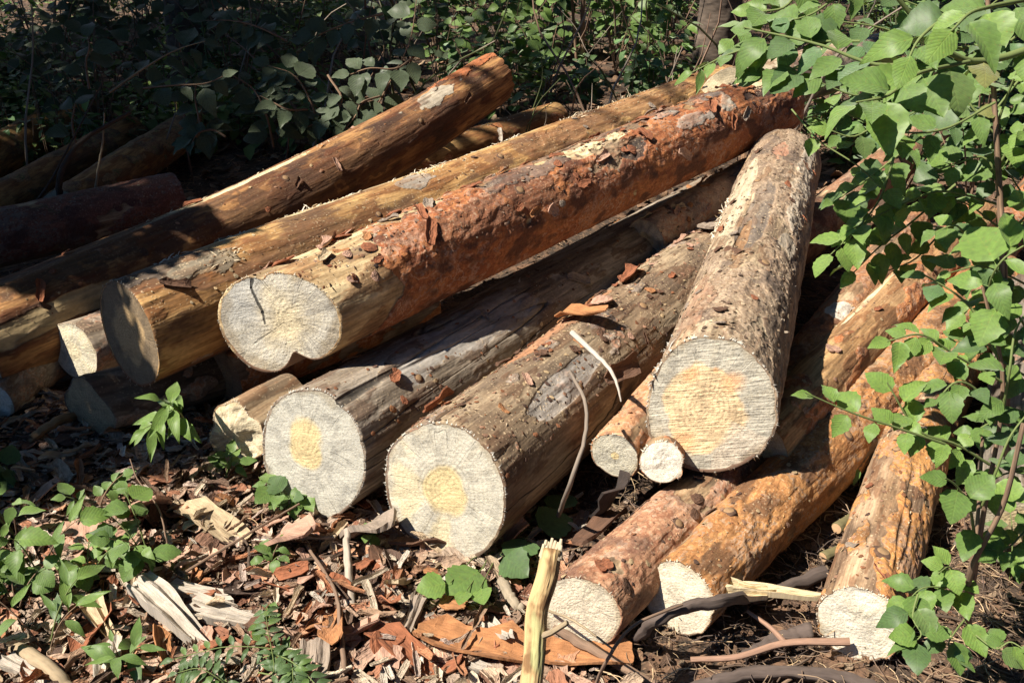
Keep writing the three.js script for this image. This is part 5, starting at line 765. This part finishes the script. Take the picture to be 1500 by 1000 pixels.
scatter('soil_crumb_litter', 'dark soil crumbs and bark bits on the ground at the lower right', 'soil crumbs', FLAKES[3], iMat, 9000, 213, right, [0.004, 0.02], BROWN, { pow: 2.2, pile: 0.014, tilt: 2 });
scatter('leaf_litter', 'dead leaves and bark lying on the forest floor behind the pile', 'dead leaves', FLAKES[4], iMat, 5000, 214, edge, [0.02, 0.07], BROWN, { pow: 1.5 });
{
  const g = tube(curve([V(0, 0, -0.5), V(0.05, 0.05, -0.15), V(-0.04, 0.02, 0.2), V(0.06, 0, 0.5)], 7), taper(8, 0.012, 0.006), 4, 0, 1, false);
  scatter('needle_litter', 'pine needles and fine dry stalks strewn on the ground round the pile', 'needles', g, std({ roughness: 1 }), 5000, 220, near, [0.03, 0.1], [[0.3, 0.19, 0.1], [0.42, 0.3, 0.17], [0.14, 0.09, 0.06]], { pow: 1.4, sx: 0.9, tilt: 0.6, lift: 0.05, pile: 0.02 });
  scatter('root_hair_litter', 'tangled fine roots and stalks on the dark soil at the lower right', 'fine roots', g, std({ roughness: 1 }), 4200, 221, (r) => { const p = right(r); return p[0] < 0.2 ? null : p; }, [0.03, 0.13], [[0.12, 0.08, 0.055], [0.2, 0.14, 0.09], [0.07, 0.05, 0.04], [0.34, 0.25, 0.15]], { pow: 1.6, tilt: 0.9, lift: 0.06, pile: 0.03 });
  const tg = tube(curve([V(0, 0, -0.5), V(0.04, 0.02, -0.1), V(-0.03, 0.01, 0.25), V(0.02, 0, 0.5)], 7), taper(8, 0.022, 0.012), 6, 0.2, 4);
  scatter('twig_litter', 'short broken twigs scattered over the ground', 'twigs', tg, std({ map: flakeTex.map, roughness: 1 }), 700, 222, near, [0.05, 0.2], [[0.22, 0.15, 0.1], [0.32, 0.24, 0.16], [0.12, 0.085, 0.06]], { pow: 1.6, tilt: 0.35, lift: 0.03, pile: 0.02 });
}
// larger single pieces
function piece(name, label, category, gi, mat, px, py, s, rot, o = {}) {
  const p = onGround(px, py, o.h ?? 0.02); const m = solo(name, typeof gi === 'string' ? SLABS[+gi] : FLAKES[gi], MF[mat], label, category, o.group);
  m.position.copy(p); m.rotation.set(rot[0], rot[1], rot[2], 'YXZ'); m.scale.set(s * (o.w ?? 1), s * (o.t ?? 1), s); return m;
}
{
  const r = rng(640), kinds = ['rust', 'orange', 'pink', 'pink', 'brown', 'rust'];
  let n = 0; while (n < 70) { const px = 60 + 720 * r(), py = 720 + 275 * r(); const p = onGround(px, py); if (p.z < -2.25 && px > 330) continue; piece('bark_flake', 'red-brown bark flake lying loose in the litter in front of the pile', 'bark flake', Math.floor(r() * 6), kinds[Math.floor(r() * 6)], px, py, 0.024 + 0.036 * r(), [(r() - 0.5) * 1.3, r() * 6.3, (r() - 0.5) * 1.3], { group: 'loose bark flakes in front of the pile', h: 0.025 }); n++; }
}
piece('bark_plate', 'flat pink-brown bark slab left of the glossy seedling', 'bark plate', 3, 'pink', 115, 790, 0.1, [0.1, 0.4, 0.1]);
piece('bark_plate', 'upright pink bark slab behind the glossy seedling', 'bark plate', 1, 'pink', 212, 745, 0.12, [-0.8, 0.3, 0.1], { h: 0.05 });
piece('bark_plate', 'thick pinkish bark slab with a hollow, below the left sawn end', 'bark plate', 0, 'pink', 425, 790, 0.11, [-0.5, 0.9, 0.15], { h: 0.04 });
piece('bark_plate', 'big grey-brown bark chunk between the two front sawn ends', 'bark plate', 0, 'grey', 545, 782, 0.12, [-0.55, 0.5, 0.15], { h: 0.05, t: 1.2 });
piece('bark_plate', 'curled rust-coloured bark piece at the bottom left of the middle', 'bark plate', 5, 'orange', 490, 920, 0.06, [-0.3, 0.25, 0.4], { h: 0.04 });
piece('bark_plate', 'long orange bark strip lying beside the foot of the upright stick', 'bark plate', 5, 'orange', 690, 945, 0.09, [0.1, 1.3, 0.1]);
piece('bark_plate', 'rusty bark sheet at the bottom left of the upright stick', 'bark plate', 2, 'rust', 590, 960, 0.08, [0.1, 0.9, -0.2]);
piece('bark_plate', 'orange bark strip right of the foot of the upright stick', 'bark plate', 5, 'orange', 850, 965, 0.08, [0.05, 1.5, 0]);
piece('bark_plate', 'pale tan curled bark sheet lying on the litter above the white slabs', 'bark plate', 2, 'cream', 310, 770, 0.085, [0.2, 1.1, 0]);
piece('bark_chunk', 'black charred-looking bark chunk in the gap right of the front centre log', 'bark chunk', 5, 'dark', 897, 735, 0.075, [-0.9, 0.5, 0.4], { h: 0.12 });
piece('bark_chunk', 'dark brown bark strip below the black bark chunk', 'bark chunk', 2, 'brown', 880, 775, 0.09, [-0.2, -0.7, 0.4], { h: 0.06 });
piece('split_wood', 'white split wood slab, longer of the two lying crossed at the lower left', 'split wood', '0', 'white', 245, 895, 0.21, [0.1, 0.95, 0.1], { h: 0.04, t: 1.4, w: 0.75 });
piece('split_wood', 'white split wood slab, right of the two lying crossed at the lower left', 'split wood', '1', 'white', 335, 900, 0.17, [0.1, 1.4, 0], { h: 0.03 });
piece('split_wood', 'pale splinter of wood standing in the litter below the front centre log', 'split wood', '2', 'cream', 585, 850, 0.11, [-0.6, -0.35, 0.2], { h: 0.04 });
piece('split_wood', 'broad pale wood chip left of the upright stick', 'split wood', '1', 'white', 728, 920, 0.12, [-0.5, 0.5, 0.15], { h: 0.03 });
piece('split_wood', 'small white chip on the litter at the right of the feathered seedling', 'split wood', 1, 'white', 478, 858, 0.03, [-0.2, 1, 0.1]);
piece('split_wood', 'greyish white wood shard at the lower left corner', 'split wood', '2', 'white', 40, 985, 0.13, [0.1, 1.1, 0]);
piece('split_wood', 'long white shard at the bottom edge near the feathered seedling', 'split wood', '0', 'white', 155, 975, 0.13, [0.1, 0.3, 0]);
piece('split_wood', 'thin white chip at the bottom edge left of the upright stick', 'split wood', '2', 'white', 725, 985, 0.1, [0.1, 1.2, 0]);
piece('split_wood', 'grey-white slab half buried above the crossed white slabs', 'split wood', '2', 'white', 290, 868, 0.15, [0.1, 1.35, 0.05], { h: 0.03 });
piece('split_wood', 'cream slab lying left of the crossed white slabs', 'split wood', '1', 'cream', 150, 905, 0.14, [0.15, 0.7, 0], { h: 0.03 });
piece('split_wood', 'grey splintered piece at the bottom edge under the feathered seedling', 'split wood', '0', 'grey', 460, 985, 0.15, [0.1, 0.2, 0.1], { h: 0.03 });
piece('split_wood', 'weathered splintered piece right of the pale stick', 'split wood', '2', 'grey', 600, 905, 0.12, [0.1, -0.3, 0], { h: 0.03 });
// pieces of bark lying on logs
function onLog(id, name, label, category, gi, mat, th, s, size, roll, o = {}) {
  const K = LOGS[id], p = K.point(th, s, o.lift ?? 0.008), n = p.clone().sub(K.axis(s)).normalize(), z = K.t.clone().applyAxisAngle(n, roll), x = n.clone().cross(z).normalize(); z.crossVectors(x, n);
  const m = solo(name, FLAKES[gi], MF[mat], label, category); m.applyMatrix4(new THREE.Matrix4().makeBasis(x, n, z).setPosition(p)); m.scale.set(size * (o.w ?? 1), size * (o.t ?? 1), size); if (o.tip) m.rotateX(o.tip); return m;
}
onLog('L9', 'bark_strip', 'long rust bark strip standing across the top of the front centre log', 'bark strip', 5, 'orange', -0.1, 0.72, 0.055, 1.7, { w: 1.3, tip: 0.25, lift: 0.02 });
onLog('L9', 'bark_strip', 'pinkish bark sheet on top of the front centre log beside the rust strip', 'bark strip', 1, 'pink', -0.15, 0.86, 0.06, 0.3, { lift: 0.012 });
onLog('L9', 'bark_strip', 'thin red bark strip farther up the front centre log', 'bark strip', 5, 'rust', -0.3, 1.1, 0.05, 0.1, { lift: 0.01 });
onLog('L9', 'bark_strip', 'dark curled bark strip on the left shoulder of the front centre log near its end', 'bark strip', 5, 'rust', -1.0, 0.2, 0.05, 0.15, { lift: 0.015 });
onLog('L9', 'bark_strip', 'dark red-brown bark roll on the right flank of the front centre log', 'bark strip', 5, 'brown', 1.0, 0.62, 0.06, -0.1, { lift: 0.015 });
onLog('L9', 'bark_strip', 'grey-pink bark slab at the far end of the front centre log', 'bark strip', 3, 'grey', -0.1, 1.65, 0.07, 0.4, { lift: 0.015 });
onLog('L8', 'bark_strip', 'small rust bark curl on the grey log near the shadow edge', 'bark strip', 0, 'rust', 0.5, 0.22, 0.03, 0.4);
onLog('L1', 'wood_splinter', 'cream wood splinter on top of the cracked end of the orange-barked log', 'splinter', 5, 'cream', 0.25, 0.12, 0.022, 0.5, { w: 1.2 });
onLog('L2', 'wood_splinter', 'white splinter standing up on the ochre log near its middle', 'splinter', 5, 'white', -0.3, 1.75, 0.02, 0.2, { tip: -1.2, lift: 0.03 });
// branches, sticks and roots
function stick(name, label, category, pts, r0, r1, mat, rough = 0.12, n = 18) {
  const P = curve(pts, n), b = P[0].clone(), J = rng(Math.floor(Math.abs(b.x * 9173)) + 3); P.forEach((p, i) => { if (i && i < n) p.add(V(J() - 0.5, J() - 0.5, J() - 0.5).multiplyScalar((r0 + r1) * 0.2)); }); const m = solo(name, tube(P.map((p) => p.clone().sub(b)), taper(n + 1, r0, r1), 10, rough, Math.abs(b.x * 37) + 1), mat, label, category); m.position.copy(b); return m;
}
const G = (x, y, l = 0.02) => onGround(x, y, l);
const barkTwig = std({ map: flakeTex.map, bumpMap: flakeTex.bump, bumpScale: 0.004, color: lin(0.28, 0.19, 0.13) }), rootMat = std({ map: flakeTex.map, bumpMap: flakeTex.bump, bumpScale: 0.006, color: lin(0.13, 0.1, 0.085) }), pinkTwig = std({ map: flakeTex.map, bumpMap: flakeTex.bump, bumpScale: 0.003, color: lin(0.42, 0.26, 0.18) }), peeledMat = (() => { const T = paintMaps(128, 512, -0.01, 0.01, (u, v, C) => { const a = fbm(u * 3, v * 9, 3, 4), b = fbm(u * 14, v * 9, 1, 3); C[0] = 0.46; C[1] = 0.32; C[2] = 0.15; mixTo(C, [0.2, 0.11, 0.045], sm(0.05, 0.25, a)); mixTo(C, [0.34, 0.36, 0.16], sm(0.1, 0.3, fbm(u * 3, v * 5, 9, 3)) * 0.7); mul(C, 1 + 0.5 * b); C[3] = b * 0.01; }); T.map.repeat.set(5, 1.6); T.bump.repeat.set(5, 1.6); return std({ map: T.map, bumpMap: T.bump, bumpScale: 0.008 }); })();
{
  const foot = away(768, 1060, 1.72), top = away(808, 806, 1.83), t = thing('upright_stick', 'peeled yellow stick standing upright in the foreground with a sawn top', 'stick', foot);
  const P = curve([foot, away(780, 985, 1.75), away(788, 890, 1.79), away(801, 845, 1.81), top], 24).map((p) => p.sub(foot)); const dir = P[24].clone().sub(P[23]).normalize();
  part('stem', tube(P, taper(25, 0.0215, 0.0185), 18, 0.16, 3, true), peeledMat, t);
  const r = rng(8), tip = []; for (let i = 0; i < 16; i++) { const a = i / 16 * 6.28, q = P[24].clone().add(V(Math.cos(a) * 0.0165, 0, Math.sin(a) * 0.0165)); tip.push(tube([q.clone().addScaledVector(dir, -0.012), q.clone().addScaledVector(dir, 0.006 + 0.012 * r())], [0.006, 0.0025], 5)); }
  part('splintered_top', mergeGeometries(tip), std({ color: lin(0.7, 0.6, 0.42), map: flakeTex.map }), t);
  part('side_twig', tube([P[9].clone(), P[9].clone().add(V(0.03, 0.025, 0.01)), P[9].clone().add(V(0.055, 0.055, 0.02))], [0.007, 0.006, 0.005], 7, 0.1), paleTwig, t);
}
stick('curved_twig', 'curved grey twig leaning against the right side of the front centre log', 'twig', [G(818, 755, 0.08), away(838, 700, 2.22), away(857, 640, 2.25), away(858, 590, 2.28), away(835, 545, 2.36)], 0.006, 0.004, std({ map: flakeTex.map, color: lin(0.3, 0.25, 0.2) }));
stick('bark_peel', 'white peeled fibre hanging over the front centre log', 'bark peel', [away(838, 487, 2.56), away(868, 515, 2.5), away(893, 540, 2.47), away(905, 565, 2.46), away(910, 588, 2.46)], 0.008, 0.002, std({ color: lin(0.7, 0.64, 0.55), map: flakeTex.map }));
stick('dead_branch', 'brown branch lying at the foot of the rusty log with the cream end', 'branch', [G(812, 918, 0.03), G(862, 948, 0.035), G(900, 970, 0.03), G(975, 1010, 0.02)], 0.012, 0.01, barkTwig);
stick('thin_branch', 'thin arched twig rising over the brown branch', 'twig', [G(870, 1010, 0.02), away(893, 960, 1.95), away(930, 915, 2.02), away(1000, 885, 2.05)], 0.004, 0.003, barkTwig);
stick('thin_branch', 'slender grey twig crossing the cream log end', 'twig', [G(805, 895, 0.08), away(850, 915, 1.95), away(900, 952, 1.93)], 0.003, 0.002, paleTwig);
stick('thick_root', 'thick dark root crossing in front of the white log end', 'root', [G(930, 935, 0.03), away(965, 908, 2.06), away(1010, 888, 2.08), away(1060, 880, 2.1), G(1120, 870, 0.03), G(1210, 838, 0.03)], 0.01, 0.0165, rootMat, 0.5, 30);
stick('thick_root', 'dark thick branch along the bottom right edge', 'root', [G(1000, 1010, 0.02), G(1080, 990, 0.03), G(1160, 985, 0.03), G(1240, 995, 0.02), G(1300, 1020, 0.01)], 0.012, 0.015, rootMat, 0.5, 30);
stick('thick_root', 'short dark branch stub behind the forked twig at the lower right', 'root', [G(1090, 965, 0.01), G(1140, 935, 0.03), G(1190, 925, 0.03)], 0.012, 0.016, rootMat, 0.5, 20);
{
  const f = G(1012, 966, 0.03), t = thing('forked_branch', 'reddish forked twig lying on the soil in front of the lowest right log', 'branch', f), L = (x, y, l) => G(x, y, l).sub(f);
  part('stem', tube(curve([L(1012, 966, 0.03), L(1080, 962, 0.04), L(1150, 942, 0.045), L(1245, 940, 0.05)], 14), taper(15, 0.006, 0.0085), 8, 0.15, 2), pinkTwig, t);
  part('side_twig', tube(curve([L(1152, 943, 0.045), L(1130, 920, 0.05), L(1095, 895, 0.05)], 8), taper(9, 0.007, 0.004), 7, 0.15, 7), pinkTwig, t);
}
for (const [label, x0, y0, x1, y1, r] of [['cut branch stub with a pale round end, upper of two between the right-hand logs', 1226, 774, 1258, 752, 0.015], ['cut branch stub with a pale round end, lower of two between the right-hand logs', 1206, 816, 1242, 800, 0.0135]]) {
  const p = G(x0, y0, 0.035), q = G(x1, y1, 0.03), t = thing('cut_branch', label, 'branch stub', p), d = q.clone().sub(p), e = d.clone().multiplyScalar(-0.012);
  part('stem', tube(curve([V(0, 0, 0), d.clone().multiplyScalar(0.6), d.clone().multiplyScalar(1.8)], 8), taper(9, r, r * 0.9), 12, 0.1, 4), std({ map: flakeTex.map, bumpMap: flakeTex.bump, bumpScale: 0.004, color: lin(0.22, 0.2, 0.09) }), t);
  part('cut_face', tube([e, V(0, 0, 0)], [r * 0.86, r * 0.93], 12, 0.06, 4), std({ map: flakeTex.map, color: lin(0.75, 0.5, 0.28) }), t);
}
{
  const f = G(1045, 868, 0.09), t = thing('splintered_wood', 'fresh splintered wood piece with a long pale tongue between the two lower right log ends', 'wood piece', f), r = rng(4);
  const m = flakeMat(0.74, 0.63, 0.4); const a = part('splintered_block', SLABS[1], m, t); a.position.copy(G(1082, 862, 0.1).sub(f)); a.rotation.set(0.1, 1.5, 0.2); a.scale.set(0.15, 0.2, 0.12);
  const b = part('tongue', SLABS[0], m, t); b.position.copy(G(1125, 868, 0.09).sub(f)); b.rotation.set(0, 1.52, 0.05); b.scale.set(0.08, 0.12, 0.2);
}
stick('pale_stick', 'pale weathered stick standing left of the front centre end', 'stick', [G(515, 890, 0.01), G(512, 850, 0.03), G(508, 810, 0.05), G(508, 776, 0.07)], 0.011, 0.008, std({ map: flakeTex.map, bumpMap: flakeTex.bump, bumpScale: 0.005, color: lin(0.5, 0.44, 0.36) }), 0.25);
stick('dark_twig', 'dark crooked twig lying in the litter left of the pale stick', 'twig', [G(505, 985, 0.03), G(498, 920, 0.05), G(492, 870, 0.05), G(450, 800, 0.03)], 0.006, 0.004, barkTwig);
stick('dark_twig', 'long thin twig slanting across the litter below the left sawn end', 'twig', [G(235, 860, 0.04), G(320, 808, 0.05), G(375, 775, 0.06), G(438, 738, 0.06)], 0.004, 0.003, barkTwig);
stick('dark_twig', 'thin bowed twig rising from the litter left of the front logs', 'twig', [G(245, 800, 0.05), G(232, 745, 0.1), G(200, 700, 0.15), G(190, 672, 0.18)], 0.0025, 0.0015, barkTwig);
stick('grey_branch', 'grey-brown branch in the bottom left corner', 'branch', [G(-20, 935, 0.02), G(30, 950, 0.03), G(80, 985, 0.03), G(110, 1015, 0.02)], 0.016, 0.013, paleTwig, 0.2);
stick('grey_branch', 'grey stick at the right edge by the small sapling', 'branch', [G(1400, 795, 0.02), G(1450, 815, 0.03), G(1530, 840, 0.02)], 0.011, 0.009, std({ map: flakeTex.map, color: lin(0.22, 0.2, 0.15) }), 0.2);
stick('short_stick', 'weathered wood stick lying below the broad-leaved seedling', 'stick', [G(735, 850, 0.03), G(748, 875, 0.03), G(765, 892, 0.02)], 0.013, 0.011, std({ map: flakeTex.map, color: lin(0.42, 0.36, 0.26) }), 0.25);
stick('orange_root', 'ochre root curving over the ground left of the squarish log end', 'root', [G(45, 645, 0.02), G(65, 628, 0.05), G(95, 612, 0.05), G(125, 605, 0.02)], 0.014, 0.012, std({ map: flakeTex.map, color: lin(0.36, 0.22, 0.1) }), 0.2);
// thin stems in front of the shaded back left logs
stick('bare_stem', 'thin pale stem standing in front of the shaded logs at the back left', 'stem', [at(138, 292, 0.25), away(143, 250, 4.1), away(150, 205, 4.1), away(152, 165, 4.1)], 0.006, 0.003, paleTwig);
stick('bare_stem', 'dark crooked stem with a pale foot before the shaded logs at the back left', 'stem', [at(88, 293, 0.25), away(88, 255, 4.0), away(110, 215, 4.0), away(190, 165, 4.2)], 0.014, 0.008, darkTwig);
stick('bare_stem', 'thin dark stem leaning over the shaded logs at the far left', 'stem', [at(50, 298, 0.25), away(75, 262, 4.0), away(100, 215, 4.1), away(150, 120, 4.2)], 0.005, 0.003, darkTwig);
renderer.render(scene, camera);
